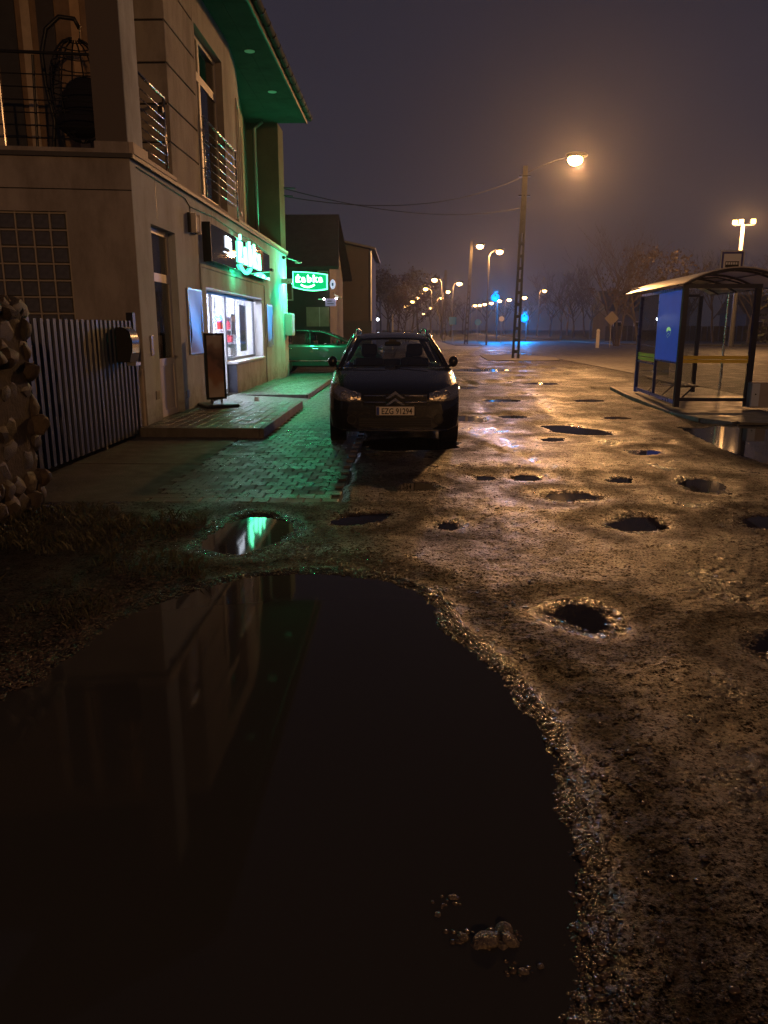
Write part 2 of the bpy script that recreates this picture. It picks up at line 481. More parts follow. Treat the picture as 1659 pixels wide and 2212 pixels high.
def ground_mat():
    m = bpy.data.materials.new('wet muddy gravel'); m.use_nodes = True
    n, l = m.node_tree.nodes, m.node_tree.links; b = n['Principled BSDF']
    tc = n.new('ShaderNodeTexCoord')
    def noise(s, det=6, ro=.6):
        t = n.new('ShaderNodeTexNoise'); t.inputs['Scale'].default_value = s; t.inputs['Detail'].default_value = det
        t.inputs['Roughness'].default_value = ro; l.new(tc.outputs['Object'], t.inputs['Vector']); return t
    big_, mid, sml = noise(.55, 5), noise(7, 6, .7), noise(60, 4, .7)
    r = n.new('ShaderNodeValToRGB'); e = r.color_ramp.elements
    e[0].position = .3; e[0].color = (.020, .016, .012, 1); e[1].position = .75; e[1].color = (.068, .054, .040, 1)
    l.new(mid.outputs['Fac'], r.inputs['Fac'])
    r2 = n.new('ShaderNodeValToRGB'); e = r2.color_ramp.elements
    e[0].position = .40; e[0].color = (.30, .30, .30, 1); e[1].position = .62; e[1].color = (1.35, 1.3, 1.25, 1)
    l.new(sml.outputs['Fac'], r2.inputs['Fac'])
    mx = n.new('ShaderNodeMix'); mx.data_type = 'RGBA'; mx.blend_type = 'MULTIPLY'; mx.inputs['Factor'].default_value = 1
    l.new(r.outputs['Color'], mx.inputs['A']); l.new(r2.outputs['Color'], mx.inputs['B']); r3 = n.new('ShaderNodeValToRGB'); e = r3.color_ramp.elements
    e[0].position = .38; e[0].color = (.45, .45, .45, 1); e[1].position = .60; e[1].color = (1.1, 1.08, 1.05, 1)
    pt = noise(.9, 8, .68); l.new(pt.outputs['Fac'], r3.inputs['Fac'])
    mx3 = n.new('ShaderNodeMix'); mx3.data_type = 'RGBA'; mx3.blend_type = 'MULTIPLY'; mx3.inputs['Factor'].default_value = 1
    sp0 = noise(55, 5, .75); rk = n.new('ShaderNodeMapRange'); rk.inputs['From Min'].default_value = .42; rk.inputs['From Max'].default_value = .6; rk.inputs['To Min'].default_value = .25; rk.inputs['To Max'].default_value = 1.7; l.new(sp0.outputs['Fac'], rk.inputs['Value'])
    mx4 = n.new('ShaderNodeMix'); mx4.data_type = 'RGBA'; mx4.blend_type = 'MULTIPLY'; mx4.inputs['Factor'].default_value = 1
    l.new(mx.outputs['Result'], mx4.inputs['A']); l.new(rk.outputs[0], mx4.inputs['B']); l.new(mx4.outputs['Result'], mx3.inputs['A']); l.new(r3.outputs['Color'], mx3.inputs['B']); l.new(mx3.outputs['Result'], b.inputs['Base Color'])
    mr = n.new('ShaderNodeMapRange'); mr.inputs['From Min'].default_value = .35; mr.inputs['From Max'].default_value = .65
    mr.inputs['To Min'].default_value = .22; mr.inputs['To Max'].default_value = .46
    ad = n.new('ShaderNodeMath'); ad.operation = 'ADD'
    mu = n.new('ShaderNodeMath'); mu.operation = 'MULTIPLY'; mu.inputs[1].default_value = .5
    l.new(mid.outputs['Fac'], ad.inputs[0]); l.new(big_.outputs['Fac'], ad.inputs[1]); l.new(ad.outputs[0], mu.inputs[0])
    l.new(mu.outputs[0], mr.inputs['Value'])
    mr2 = n.new('ShaderNodeMapRange'); mr2.inputs['From Min'].default_value = .40; mr2.inputs['From Max'].default_value = .58
    mr2.inputs['To Min'].default_value = .12; mr2.inputs['To Max'].default_value = .0
    rs = n.new('ShaderNodeMath'); rs.operation = 'ADD'
    l.new(pt.outputs['Fac'], mr2.inputs['Value']); l.new(mr2.outputs[0], rs.inputs[0]); l.new(mr.outputs[0], rs.inputs[1]); wa = n.new('ShaderNodeAttribute'); wa.attribute_name = 'wet'
    wr_ = n.new('ShaderNodeMapRange'); wr_.inputs['From Min'].default_value = .1; wr_.inputs['From Max'].default_value = 1.1
    wr_.inputs['To Min'].default_value = .16; wr_.inputs['To Max'].default_value = -.26; l.new(wa.outputs['Fac'], wr_.inputs['Value'])
    rt_ = n.new('ShaderNodeMath'); rt_.operation = 'ADD'; l.new(rs.outputs[0], rt_.inputs[0]); l.new(wr_.outputs[0], rt_.inputs[1])
    cl_ = n.new('ShaderNodeClamp'); cl_.inputs['Min'].default_value = .17; cl_.inputs['Max'].default_value = .9
    l.new(rt_.outputs[0], cl_.inputs['Value']); l.new(cl_.outputs[0], b.inputs['Roughness'])
    # grains that stand dry out of the film of water shine far less
    sp_a, sp_b = noise(13, 10, .85), noise(62, 4, .7)
    sp_ = n.new('ShaderNodeMath'); sp_.operation = 'ADD'; l.new(sp_a.outputs['Fac'], sp_.inputs[0]); l.new(sp_b.outputs['Fac'], sp_.inputs[1])
    sr_ = n.new('ShaderNodeMapRange'); sr_.inputs['From Min'].default_value = .90; sr_.inputs['From Max'].default_value = 1.14
    sr_.inputs['To Min'].default_value = .0; sr_.inputs['To Max'].default_value = .92; l.new(sp_.outputs[0], sr_.inputs['Value'])
    spm = n.new('ShaderNodeMath'); spm.operation = 'MULTIPLY'; spw = n.new('ShaderNodeMapRange')
    spw.inputs['From Max'].default_value = 1.0; spw.inputs['To Min'].default_value = .22; spw.inputs['To Max'].default_value = 1.0; l.new(wa.outputs['Fac'], spw.inputs['Value'])
    l.new(sr_.outputs[0], spm.inputs[0]); l.new(spw.outputs[0], spm.inputs[1]); l.new(spm.outputs[0], b.inputs['Specular IOR Level'])
    gr_ = noise(130, 3, .6)
    bp = n.new('ShaderNodeBump'); bp.inputs['Strength'].default_value = .40; bp.inputs['Distance'].default_value = .012
    l.new(gr_.outputs['Fac'], bp.inputs['Height'])
    bp2 = n.new('ShaderNodeBump'); bp2.inputs['Strength'].default_value = .5; bp2.inputs['Distance'].default_value = .02
    n9 = noise(14, 7, .7); l.new(n9.outputs['Fac'], bp2.inputs['Height'])
    bp3 = n.new('ShaderNodeBump'); bp3.inputs['Strength'].default_value = .24; bp3.inputs['Distance'].default_value = .09
    n8 = noise(1.9, 6, .62); l.new(n8.outputs['Fac'], bp3.inputs['Height']); l.new(bp3.outputs[0], bp2.inputs['Normal'])
    l.new(bp2.outputs[0], bp.inputs['Normal'])
    l.new(bp.outputs[0], b.inputs['Normal'])
    return m
M_ground = ground_mat()
g_o = tag(np_mesh('ground', np.stack([GX.ravel(), GY.ravel(), GZ.ravel()], 1), Fq, M_ground), kind='structure')
# how wet the mud is: a soaked band at the water's edge, a drier crust behind it, patches elsewhere
_d, _d2 = shore(GX, GY), shore(GX, GY, False)
WETN = .45 + .5 * vnoise(GX * .9, GY * .6, 51) + .5 * vnoise(GX * 2.6, GY * 1.7, 52) + .35 * vnoise(GX * 8, GY * 6, 53)
for k_, x0_ in enumerate((1.75, 3.15)):
    WETN = WETN + .30 * np.exp(-((GX - x0_ - .28 * np.sin(.33 * GY + .4)) / .14) ** 2) * (1 - sstep(20, 30, GY))
WETN = WETN - .38 * sstep(11, 17, GY) + 1.1 * np.exp(-((shore(GX, GY, True, {0, 1, 2}) - .03) / .075) ** 2) + .18 * np.exp(-((_d - .02) / .05) ** 2) - .55 * np.exp(-((_d - .30) / .14) ** 2) + .45 * np.exp(-((_d2 - .03) / .045) ** 2)
at_ = g_o.data.attributes.new('wet', 'FLOAT', 'POINT'); at_.data.foreach_set('value', np.clip(WETN, 0, 1.4).astype(np.float32).ravel())

M_water = mat('muddy water', (.046, .046, .044), .045, spec=.5, ior=1.28)
for i, P in enumerate(PUD):
    cx = sum(p[0] for p in P) / len(P); cyy = sum(p[1] for p in P) / len(P)
    mb = MB(); Q = []
    for x, y in P:
        d = Vector((x - cx, y - cyy)); k = 1 + .14 / max(d.length, .2)
        Q.append((cx + d.x * k, cyy + d.y * k, WZ))
    mb.add([(cx, cyy, WZ)] + Q, [(0, i + 1, (i + 1) % len(Q) + 1) for i in range(len(Q))])
    struct('puddle', mb, M_water if i in (0, 1, 14) else mat('silty water', (.018, .014, .011), .035, spec=.5, ior=1.14))

# ---- loose gravel: real pebbles, thickest along the shores
def gravel():
    q = np.random.default_rng(5); N = 260000
    x = q.uniform(-3.2, 3.4, N); y = 1.25 + (q.random(N) ** 1.7) * 8.0
    d = np.minimum(shore(x, y), np.abs(shore(x, y, False)) + .03)
    dens = .035 + 1.0 * np.exp(-(np.clip(d, -.1, 9) / .06) ** 2) + .75 * ((x < -.1) & (y < 6.4)) * np.exp(-((d - .2) / .34) ** 2) + .30 * np.exp(-np.clip(d, 0, 9) / .22)
    dens *= .5 + 1.2 * sstep(-.12, .2, vnoise(x * 1.3, y * 1.3, 41))
    keep = (d > -.045) & (q.random(N) < dens * .75) & ~((x < -.6) & (y > 6.98)) & (np.abs(x) < .75 + .56 * y)
    x, y = x[keep], y[keep]
    n0 = len(x); pc = [G(px_, py_, WZ) for px_, py_ in ((1085, 2022), (1060, 2036), (1002, 2026), (1128, 2096), (972, 1948))]
    pk = q.integers(0, 5, 130); pk = np.where(q.random(130) < .55, 0, pk)
    x = np.concatenate([x, np.array([pc[k].x for k in pk]) + q.normal(0, .020, 130)]); y = np.concatenate([y, np.array([pc[k].y for k in pk]) + q.normal(0, .014, 130)])
    n = len(x)
    s = np.clip(np.exp(q.normal(-5.1, .40, n)), .003, .017)
    z = terrain(x, y); z[n0:] = WZ - .0005
    t = (1 + 5 ** .5) / 2
    iv = np.array([(-1, t, 0), (1, t, 0), (-1, -t, 0), (1, -t, 0), (0, -1, t), (0, 1, t), (0, -1, -t), (0, 1, -t), (t, 0, -1), (t, 0, 1), (-t, 0, -1), (-t, 0, 1)])
    iv /= np.linalg.norm(iv[0])
    fc = np.array([(0, 11, 5), (0, 5, 1), (0, 1, 7), (0, 7, 10), (0, 10, 11), (1, 5, 9), (5, 11, 4), (11, 10, 2), (10, 7, 6), (7, 1, 8), (3, 9, 4), (3, 4, 2),
                   (3, 2, 6), (3, 6, 8), (3, 8, 9), (4, 9, 5), (2, 4, 11), (6, 2, 10), (8, 6, 7), (9, 8, 1)])
    V = iv[None] * (1 + q.uniform(-.16, .16, (n, 12, 1)))
    V = V * np.stack([q.uniform(.8, 1.5, n), q.uniform(.7, 1.1, n), q.uniform(.22, .42, n)], 1)[:, None, :] * s[:, None, None]
    a = q.uniform(0, 6.283, n); ca, sa = np.cos(a)[:, None], np.sin(a)[:, None]
    X = V[..., 0] * ca - V[..., 1] * sa + x[:, None]; Y = V[..., 0] * sa + V[..., 1] * ca + y[:, None]
    Z = V[..., 2] + (z + s * .12)[:, None]
    F_ = (fc[None] + (np.arange(n) * 12)[:, None, None]).reshape(-1, 3)
    o = np_mesh('gravel', np.stack([X.ravel(), Y.ravel(), Z.ravel()], 1), F_, mat('wet pebbles', (.085, .064, .045), .22, var=.6, vscale=25, spec=.6), smooth=True)
    tag(o, kind='stuff'); return n
N_PEB = gravel()

def blob(seed, r=1.0, sub=1, rough=.25):
    q = random.Random(seed); bm = bmesh.new()
    bmesh.ops.create_icosphere(bm, subdivisions=sub, radius=r)
    ph = [q.uniform(0, 6.28) for _ in range(6)]
    for v in bm.verts:
        c = v.co
        k = 1 + rough * (math.sin(2.1 * c.x / r + ph[0]) + math.sin(2.7 * c.y / r + ph[1]) + math.sin(2.4 * c.z / r + ph[2])) / 3 + q.uniform(-.05, .05)
        v.co = c * k
    return bm
def facet_stone(seed):
    q = random.Random(seed); bm = bmesh.new(); bmesh.ops.create_icosphere(bm, subdivisions=2, radius=1.0)
    pl = [(Vector((q.gauss(0, 1), q.gauss(0, 1), q.gauss(0, 1))).normalized(), q.uniform(.62, .86)) for _ in range(9)] + [(Vector((1, q.uniform(-.25, .25), q.uniform(-.25, .25))).normalized(), q.uniform(.6, .8))]
    for v in bm.verts:
        c = v.co.copy()
        for n_, d_ in pl:
            e = c.dot(n_) - d_
            if e > 0: c -= n_ * e * .88
        v.co = c * 1.18 + Vector((q.uniform(-.03, .03), q.uniform(-.03, .03), q.uniform(-.03, .03)))
    return bm
PEB_L = ['broadest flat pale pebble of the cluster in the large puddle', 'pale pebble at the top of the cluster in the large puddle', 'dark edged pebble at the right end of the puddle cluster',
         'small pebble touching the near left side of the puddle cluster', 'small pebble just left of the cluster in the large puddle', 'lone tiny pebble in the puddle above the cluster', 'lone tiny pebble farthest left in the large puddle',
         'small lone pebble below right of the puddle cluster', 'tiny pebble between the cluster and the right shore of the puddle', 'small pebble at the foot of the cluster in the large puddle']
M_peb = mat('pale wet stone', (.13, .108, .085), .30, var=.55, vscale=60, bump=.9, bscale=130)
for k, (px, py, s) in enumerate([(1052, 2034, .030), (1088, 2012, .026), (1098, 2030, .024), (1030, 2040, .016), (1000, 2024, .014), (978, 1939, .011), (945, 1975, .009),
                                  (1130, 2098, .011), (1168, 2088, .009), (1085, 2044, .013)]):
    p = G(px, py, WZ)
    mb = MB(); mb.bm(facet_stone(k + 50), Matrix.Translation((p.x, p.y, WZ + s * .02)) @ Matrix.Rotation(k * 1.3, 4, 'Z') @ Matrix.Diagonal((s * 1.3, s * .95, s * .62, 1)))
    one('pebble', mb, M_peb, PEB_L[k], 'pebble', 'pebbles standing in the large puddle', smooth=True, angle=30)

# ---- thin winter grass on the bank left of the puddle
def grass():
    q = np.random.default_rng(9); n = 7000
    x = q.uniform(-3.5, -.95, n); y = q.uniform(3.6, 6.75, n)
    k = (vnoise(x * 2.2, y * 2.2, 77) + .35 * vnoise(x * 6, y * 6, 78) + .22 * sstep(-1.4, -2.4, x) > .06) & (shore(x, y) > .12) & (x < -1.15 - .2 * (y - 4))
    x, y = x[k], y[k]; n = len(x); z = terrain(x, y)
    h = q.uniform(.025, .085, n); a = q.uniform(0, 6.283, n); w = q.uniform(.002, .0045, n); ln = q.uniform(.2, 1.0, n) * h
    bx, by = np.cos(a) * w, np.sin(a) * w; dx, dy = -np.sin(a) * ln, np.cos(a) * ln
    P = [np.stack([x - bx, y - by, z], 1), np.stack([x + bx, y + by, z], 1), np.stack([x + bx * .6 + dx * .4, y + by * .6 + dy * .4, z + h * .65], 1),
         np.stack([x + dx, y + dy, z + h], 1)]
    V = np.stack(P, 1).reshape(-1, 3); b0 = np.arange(n)[:, None] * 4
    tag(np_mesh('grass', V, np.concatenate([b0 + np.array([[0, 1, 2]]), b0 + np.array([[0, 2, 3]])]), mat('winter grass', (.045, .043, .018), .55, var=.4, vscale=9), smooth=False), kind='stuff')
grass()

# ---- paving in front of the shop: concrete blocks, nearest ones single
PW, PL_ = .165, .2
def paver_mesh(w=PW, l=PL_, t=.06):
    mb = MB(); g, c = .0050, .0028
    x0, x1, y0, y1 = -w / 2 + g, w / 2 - g, -l / 2 + g, l / 2 - g
    vs = [(x0, y0, -t), (x1, y0, -t), (x1, y1, -t), (x0, y1, -t), (x0, y0, -c), (x1, y0, -c), (x1, y1, -c), (x0, y1, -c),
          (x0 + c, y0 + c, 0), (x1 - c, y0 + c, 0), (x1 - c, y1 - c, 0), (x0 + c, y1 - c, 0)]
    fs = [(0, 1, 5, 4), (1, 2, 6, 5), (2, 3, 7, 6), (3, 0, 4, 7), (4, 5, 9, 8), (5, 6, 10, 9), (6, 7, 11, 10), (7, 4, 8, 11), (8, 9, 10, 11)]
    return mb.add(vs, fs)
M_pav = [mat('paver %d' % i, c, r_, var=.5, vscale=9, bump=.6, bscale=110, rvar=.14) for i, (c, r_) in enumerate([((.10, .094, .088), .42), ((.135, .125, .115), .56), ((.075, .071, .067), .34), ((.05, .046, .042), .30), ((.115, .105, .09), .6)])]
M_bed = mat('joint sand', (.05, .043, .035), .8)
def on_platform(x, y): return (x < -2.1 and 11.55 < y < 16.1) or (x < -2.2 and 18.1 < y < 24.3)
pav = struct('pavement', MB().box(-4.05, -.6, 7.03, 29.5, -.30, -.022), M_bed)
ORG[pav.name] = Matrix.Identity(4)
pm = [paver_mesh().mesh('paver') for _ in range(5)]
for a, b in zip(pm, M_pav): a.materials.append(b)
rest = MB(); cnt = 0; base_pm = paver_mesh()
row = 0; y = 7.07 + PL_ / 2
while y < 29.4:
    off = PW / 2 if row % 2 else 0
    x = -.62 - PW / 2 + (off if False else 0) - off
    while x > (-2.46 if y < 11.6 else -4.02):
        if not on_platform(x, y):
            hh = .012 * math.sin(x * 2.1 + y * .7) * math.sin(y * 1.1) * .5 + rnd.uniform(-.0025, .0025)
            Mx = Matrix.Translation((x, y, hh)) @ Matrix.Rotation(rnd.uniform(-.012, .012), 4, 'X') @ Matrix.Rotation(rnd.uniform(-.012, .012), 4, 'Y')
            if cnt < 298:
                o = bpy.data.objects.new('paver', pm[int(min(4, max(0, 2.2 + 6.5 * float(vnoise(np.array([x * 1.6]), np.array([y * 1.1]), 91)[0]) + rnd.uniform(-1.2, 1.2))))]); link(o); o.parent = pav; o.matrix_local = Mx; cnt += 1
            else: rest.add(base_pm.v, base_pm.f, Mx)
        x -= PW
    y += PL_; row += 1
tag(rest.build('paver', M_pav[0], pav), kind='stuff')
# worn concrete edging along the near side of the paving
M_conc = mat('old concrete', (.105, .098, .088), .6, var=.35, vscale=5, bump=.5, bscale=60, dirt=(.06, .05, .04), dscale=3)
x = -3.35
while x < -.75:
    L = rnd.uniform(.42, .62)
    mb = MB().box(x, x + L - .02, 6.955 + rnd.uniform(-.012, .012), 7.03, -.15, -.022 + rnd.uniform(-.012, .006), bev=.008)
    struct('kerb', mb, M_conc); x += L

M_apron = mat('dusty concrete apron', (.10, .088, .07), .62, var=.3, vscale=3, bump=.6, bscale=45, rvar=.15, dirt=(.05, .042, .03), dscale=1.8)
for x0, x1, y0, y1 in ((-4.04, -2.47, 7.04, 9.18), (-4.04, -2.47, 9.195, 11.54)):
    struct('apron', MB().box(x0, x1, y0, y1, -.2, rnd.uniform(-.006, .0), bev=.006), M_apron)
# raised entrance platforms
def platform(x0, x1, y0, y1, z, singles):
    p = struct('raised_pavement', MB().box(x0, x1, y0, y1, -.1, z - .03), M_conc)
    tag(MB().box(x1 - .0005, x1 + .07, y0 - .07, y1, -.1, z, bev=.008).build('kerb_stone', M_conc, p), None)
    MB().box(x0, x1 - .003, y0 - .07, y0 - .0005, -.1, z, bev=.008).build('kerb_stone', M_conc, p)
    rs = MB(); y = y0 + PL_ / 2 + .004
    while y < y1 - PL_ / 2 + .01:
        x = x1 - PW / 2 - .002
        while x > x0 + PW / 2 - .02:
            Mx = Matrix.Translation((x, y, z - .002 + rnd.uniform(-.002, .002))) @ Matrix.Rotation(rnd.uniform(-.008, .008), 4, 'X')
            if singles > 0:
                o = bpy.data.objects.new('paver', pm[rnd.randrange(5)]); link(o); o.parent = p; o.matrix_local = Mx; singles -= 1
            else: rs.add(base_pm.v, base_pm.f, Mx)
            x -= PW
        y += PL_
    if rs.v: tag(rs.build('paver', M_pav[0], p), kind='stuff')
platform(-3.995, -2.18, 11.62, 16.1, .135, 160)
platform(-3.995, -2.3, 18.12, 24.0, .10, 0)
# slightly sloped walk between them
struct('walkway', MB().add([(-3.99, 16.1, .10), (-2.11, 16.1, .012), (-2.23, 18.05, .012), (-3.99, 18.05, .10)], [(0, 1, 2, 3)]), M_pav[1])

# ---- asphalt road on the far side of the shelter, its verge and footway
def asphalt():
    m = mat('wet asphalt', (.030, .028, .026), .58, var=.35, vscale=1.1, bump=.6, bscale=110, rvar=.16); return m
M_asph = asphalt()
mb = MB()
for k in range(30):
    y0, y1 = -14 + k * 25, -14 + (k + 1) * 25
    mb.add([(8.4, y0, .012), (120, y0, .012), (120, y1, .012), (8.4, y1, .012)], [(0, 1, 2, 3)])
struct('road', mb, M_asph)
mb = MB(); mb.add([(-2.0, 62, .016), (8.4, 62, .016), (8.4, 700, .016), (-2.0, 700, .016)], [(0, 1, 2, 3)])
struct('road', mb, M_asph)
M_verge = mat('verge grass soil', (.050, .045, .025), .8, var=.6, vscale=.8, bump=1, bscale=12)
def poly_sheet(P, z, t=.12):
    return MB().prism(P, z - t, z)
struct('verge', poly_sheet([(20.5, 104), (22, 82), (36, 69), (115, 62), (115, 640), (30, 640), (22.5, 200)], .10, .3), M_verge)
struct('verge', poly_sheet([(4.3, 40.5), (6.0, 39.6), (8.0, 40.4), (8.35, 43), (8.2, 47), (6.4, 49.5), (4.6, 48)], .03, .3), M_verge)
struct('verge', poly_sheet([(4.9, 76), (7.4, 75), (8.3, 88), (9.4, 95), (9.4, 160), (7, 200), (4.2, 120)], .05, .3), M_verge)
struct('verge', poly_sheet([(-30, 48), (-2.1, 48), (-2.1, 640), (-30, 640)], .08, .3), M_verge)
M_slab = mat('footway slabs', (.10, .092, .082), .5, var=.3, vscale=2, bump=.4, bscale=50, rvar=.15, dirt=(.06, .05, .04), dscale=.9)
kp = [(5.34, 15.3), (5.5, 14.2), (5.85, 13.65), (6.8, 13.5), (8.3, 13.5), (8.3, 21.9), (5.9, 21.9), (5.62, 19.3)]
struct('footway', poly_sheet(kp, .016, .2), M_slab)
for a, b in zip(kp[-3:] + kp[:4], (kp[-3:] + kp[:4])[1:]):
    pass
kl = [(5.88, 21.9), (5.60, 19.3), (5.32, 15.3), (5.48, 14.16), (5.83, 13.6), (6.8, 13.44), (8.3, 13.44)]
for a, b in zip(kl, kl[1:]):
    d = Vector((b[0] - a[0], b[1] - a[1])); L = d.length; d /= L; nrm = Vector((d.y, -d.x)) * -1
    if nrm.dot(Vector((-1, -1))) < 0: nrm = -nrm
    k = max(1, int(L / 1.0))
    for i in range(k):
        p, q_ = Vector(a) + d * (L * i / k + .006), Vector(a) + d * (L * (i + 1) / k - .006)
        P = [(p.x, p.y), (q_.x, q_.y), (q_.x + nrm.x * .12, q_.y + nrm.y * .12), (p.x + nrm.x * .12, p.y + nrm.y * .12)]
        struct('kerb', poly_sheet(P, .022, .2), M_slab)

# ================================================================== THE SHOP BUILDING
M_wall = mat('beige render', (.50, .55, .59), .85, var=.10, vscale=2.2, bump=.25, bscale=220, dirt=(.26, .265, .27), dscale=.9, splash=(.12, .105, .085))
M_wall2 = mat('brown render', (.36, .32, .275), .85, var=.12, vscale=2.0, bump=.25, bscale=220, dirt=(.16, .135, .11), dscale=1.0, splash=(.11, .09, .07))
M_green = mat('olive render', (.15, .15, .11), .9, spec=.1, var=.15, vscale=1.6, bump=.5, bscale=160)
M_ledge = mat('pale sill stone', (.55, .47, .38), .7, var=.12, vscale=6)
M_dark = mat('dark metal', (.022, .022, .024), .45, metal=.3)
M_steel = mat('brushed steel', (.55, .53, .50), .28, metal=1.0, rvar=.08)
M_white = mat('cream frame', (.62, .58, .52), .45, var=.05, vscale=4)
M_pvc = mat('white frame', (.75, .75, .76), .4)
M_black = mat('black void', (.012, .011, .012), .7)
GL_win = glass('window glass', (.55, .55, .56), 1.0)
GL_shop = glass('shop glass', (.95, .97, 1.0), 1.0)
XF = -4.0
B = thing('shop_building', 'two storey rendered shop building with lit shop window and deep eaves', 'building', (-4, 19, 0))
Y0, Y1, ZL = 11.95, 27.2, 4.0
def wallbox(mb, y0, y1, z0, z1, x0=XF - .25, x1=XF): mb.box(x0, x1, y0, y1, z0, z1)
w = MB()
DY0, DY1, DZ0, DZ1 = 12.74, 14.06, .10, 3.21
SY0, SY1, SZ1 = 16.04, 22.30, 2.42
wallbox(w, Y0 + .02, DY0, -.1, ZL); wallbox(w, DY0, DY1, DZ1, ZL); wallbox(w, DY1, SY0, -.1, ZL)
wallbox(w, SY0, SY1, SZ1, ZL); wallbox(w, SY1, Y1, -.1, ZL); wallbox(w, DY0, DY1, -.1, DZ0)
w.box(XF - 6, XF - .25, Y1 - .25, Y1, -.1, ZL)
w.build('wall', M_wall, B)
# parapet below the shop window, its side in the door recess with the shade painted dark and the white lining of the recess
MB().box(XF - .25, XF, 18.66, SY1, -.1, .77).build('window_parapet', M_wall, B)
MB().box(XF - .27, XF + .05, 18.60, SY1 + .03, .772, .83, bev=.008).build('window_sill', M_pvc, B)
MB().box(XF - .24, XF - .002, 18.64, 18.657, .10, .77).build('shaded_side', mat('painted side shade', (.05, .055, .08), .5), B)
r = MB(); r.box(XF - .26, XF - .003, SY0 + .001, SY0 + .03, .1, SZ1 - .03); r.box(XF - .26, XF - .003, SY1 - .03, SY1 - .001, .83, SZ1 - .03)
r.box(XF - .26, XF - .003, SY0 + .001, SY1 - .001, SZ1 - .03, SZ1 - .002)
r.build('window_reveal', M_pvc, B)
# raised plaster surround of the shop front
tr = MB(); tr.box(XF + .001, XF + .022, 15.62, 22.75, 2.78, 2.84); tr.box(XF + .001, XF + .022, 22.69, 22.75, .02, 2.78); tr.box(XF + .001, XF + .022, 15.62, 15.68, .3, 2.78)
tr.build('trim', M_wall, B)
# shop glazing: door leaf left, show window right
XG = XF - .25
fr = MB()
def vbar(y, z0, z1, wd=.05, d=.05): fr.box(XG - d / 2, XG + d / 2, y - wd / 2, y + wd / 2, z0, z1)
def hbar(y0, y1, z, wd=.05, d=.046): fr.box(XG - d / 2, XG + d / 2, y0, y1, z - wd / 2, z + wd / 2)
vbar(18.72, .84, 2.39, .06); vbar(22.2, .84, 2.39, .07); hbar(18.75, 22.17, 2.36, .06); hbar(18.75, 22.17, .87, .06)
fr.build('window_frame', mat('grey aluminium', (.16, .17, .20), .4, metal=.4), B)
MB().box(XG - .006, XG + .006, 18.75, 22.17, .90, 2.33).build('window_pane', GL_shop, B)
fr = MB()
vbar(16.10, .11, 2.39, .07); vbar(17.35, .11, 2.39, .08); vbar(18.62, .11, 2.39, .09); hbar(16.13, 18.58, 2.36, .06); hbar(16.13, 18.58, .16, .10)
dr = fr.build('shop_door', M_pvc, B)
d_ = MB(); d_.box(XG - .006, XG + .006, 16.14, 17.31, .22, 2.32); d_.box(XG - .006, XG + .006, 17.39, 18.57, .22, 2.32); d_.build('door_pane', GL_shop, dr)
MB().cyl((XG + .06, 17.46, .85), (XG + .06, 17.46, 1.45), .016).build('handle', M_steel, dr)
# poster strips stuck inside the glazing (soft blue-white sheets)
M_sheet = mat('pale film', (.55, .62, .72), .5)
for y0, y1, z0, z1 in ((20.5, 21.35, 1.02, 2.2), (19.5, 19.95, 1.45, 1.95)):
    MB().box(XG - .03, XG - .02, y0, y1, z0, z1).build('window_poster', mat('blue grey film', (.24, .30, .40), .5) if y0 > 20 else M_sheet, B)

# shop room behind the glass
rm = MB()
X1r, X0r, ya, yb, zc = XF - .32, XF - 5.2, 15.9, 24.5, 2.85
rm.box(X0r, X1r, ya, yb, .06, .10)
rm.build('shop_floor', mat('pale floor tiles', (.5, .5, .5), .3), B)
rm = MB(); rm.box(X0r - .1, X0r, ya, yb, .1, zc); rm.box(X0r, X1r, ya - .1, ya, .1, zc); rm.box(X0r, X1r, yb, yb + .1, .1, zc); rm.box(X0r, X1r, ya, yb, zc, zc + .1)
rm.build('shop_room', mat('white shop wall', (.8, .8, .8), .7), B)
E_tube = emitter('cool shop tube', (.80, .83, 1.0), 140)
for y in (17.3, 18.9, 20.5, 22.1):
    lt = MB().box(X0r + .6, X1r - .25, y - .11, y + .11, zc - .06, zc - .012).build('ceiling_light', E_tube, B)
    MB().box(X0r + .55, X1r - .2, y - .15, y + .15, zc - .01, zc - .002).build('housing', M_pvc, lt)
# shelves with goods
M_shelf = mat('white shelf', (.7, .7, .72), .5)
cols = [(.75, .10, .06), (.85, .35, .08), (.8, .7, .65), (.70, .08, .12), (.85, .55, .2), (.3, .12, .1), (.9, .85, .8), (.85, .2, .15)]
def shelf(x, y0, y1, seed):
    q = random.Random(seed)
    s = thing('shop_shelf', 'white shelving unit behind the shop window seen ' + ('nearer the door' if seed == 1 else 'in the middle of the window' if seed == 2 else 'by the far end'), 'shelf', (x, (y0 + y1) / 2, .10))
    MB().box(x - .5, x - .45, y0, y1, .1, 2.05).build('back_panel', M_shelf, s)
    for z in (.35, .8, 1.2, 1.6):
        MB().box(x - .448, x, y0, y1, z - .03, z).build('shelf_board', M_shelf, s)
        y = y0 + .04
        while y < y1 - .12:
            wd = q.uniform(.12, .24); hh = q.uniform(.14, .30); c = q.choice(cols)
            if y + wd > y1: break
            k = MB()
            if q.random() < .45: k.tube([(x - .12, y + wd / 2, z + .001), (x - .12, y + wd / 2, z + hh * .7), (x - .12, y + wd / 2, z + hh * .78), (x - .12, y + wd / 2, z + hh)], [wd * .42, wd * .42, wd * .2, wd * .18], 10)
            else: k.box(x - .24, x - .02, y, y + wd, z + .001, z + hh, bev=.012)
            one('packaged_goods', k, mat('goods %s' % (c,), c, .4), 'small packet or bottle standing on a shelf inside the lit shop', 'groceries', 'goods on the shop shelves')
            y += wd + .03
shelf(-5.9, 21.4, 23.2, 3)
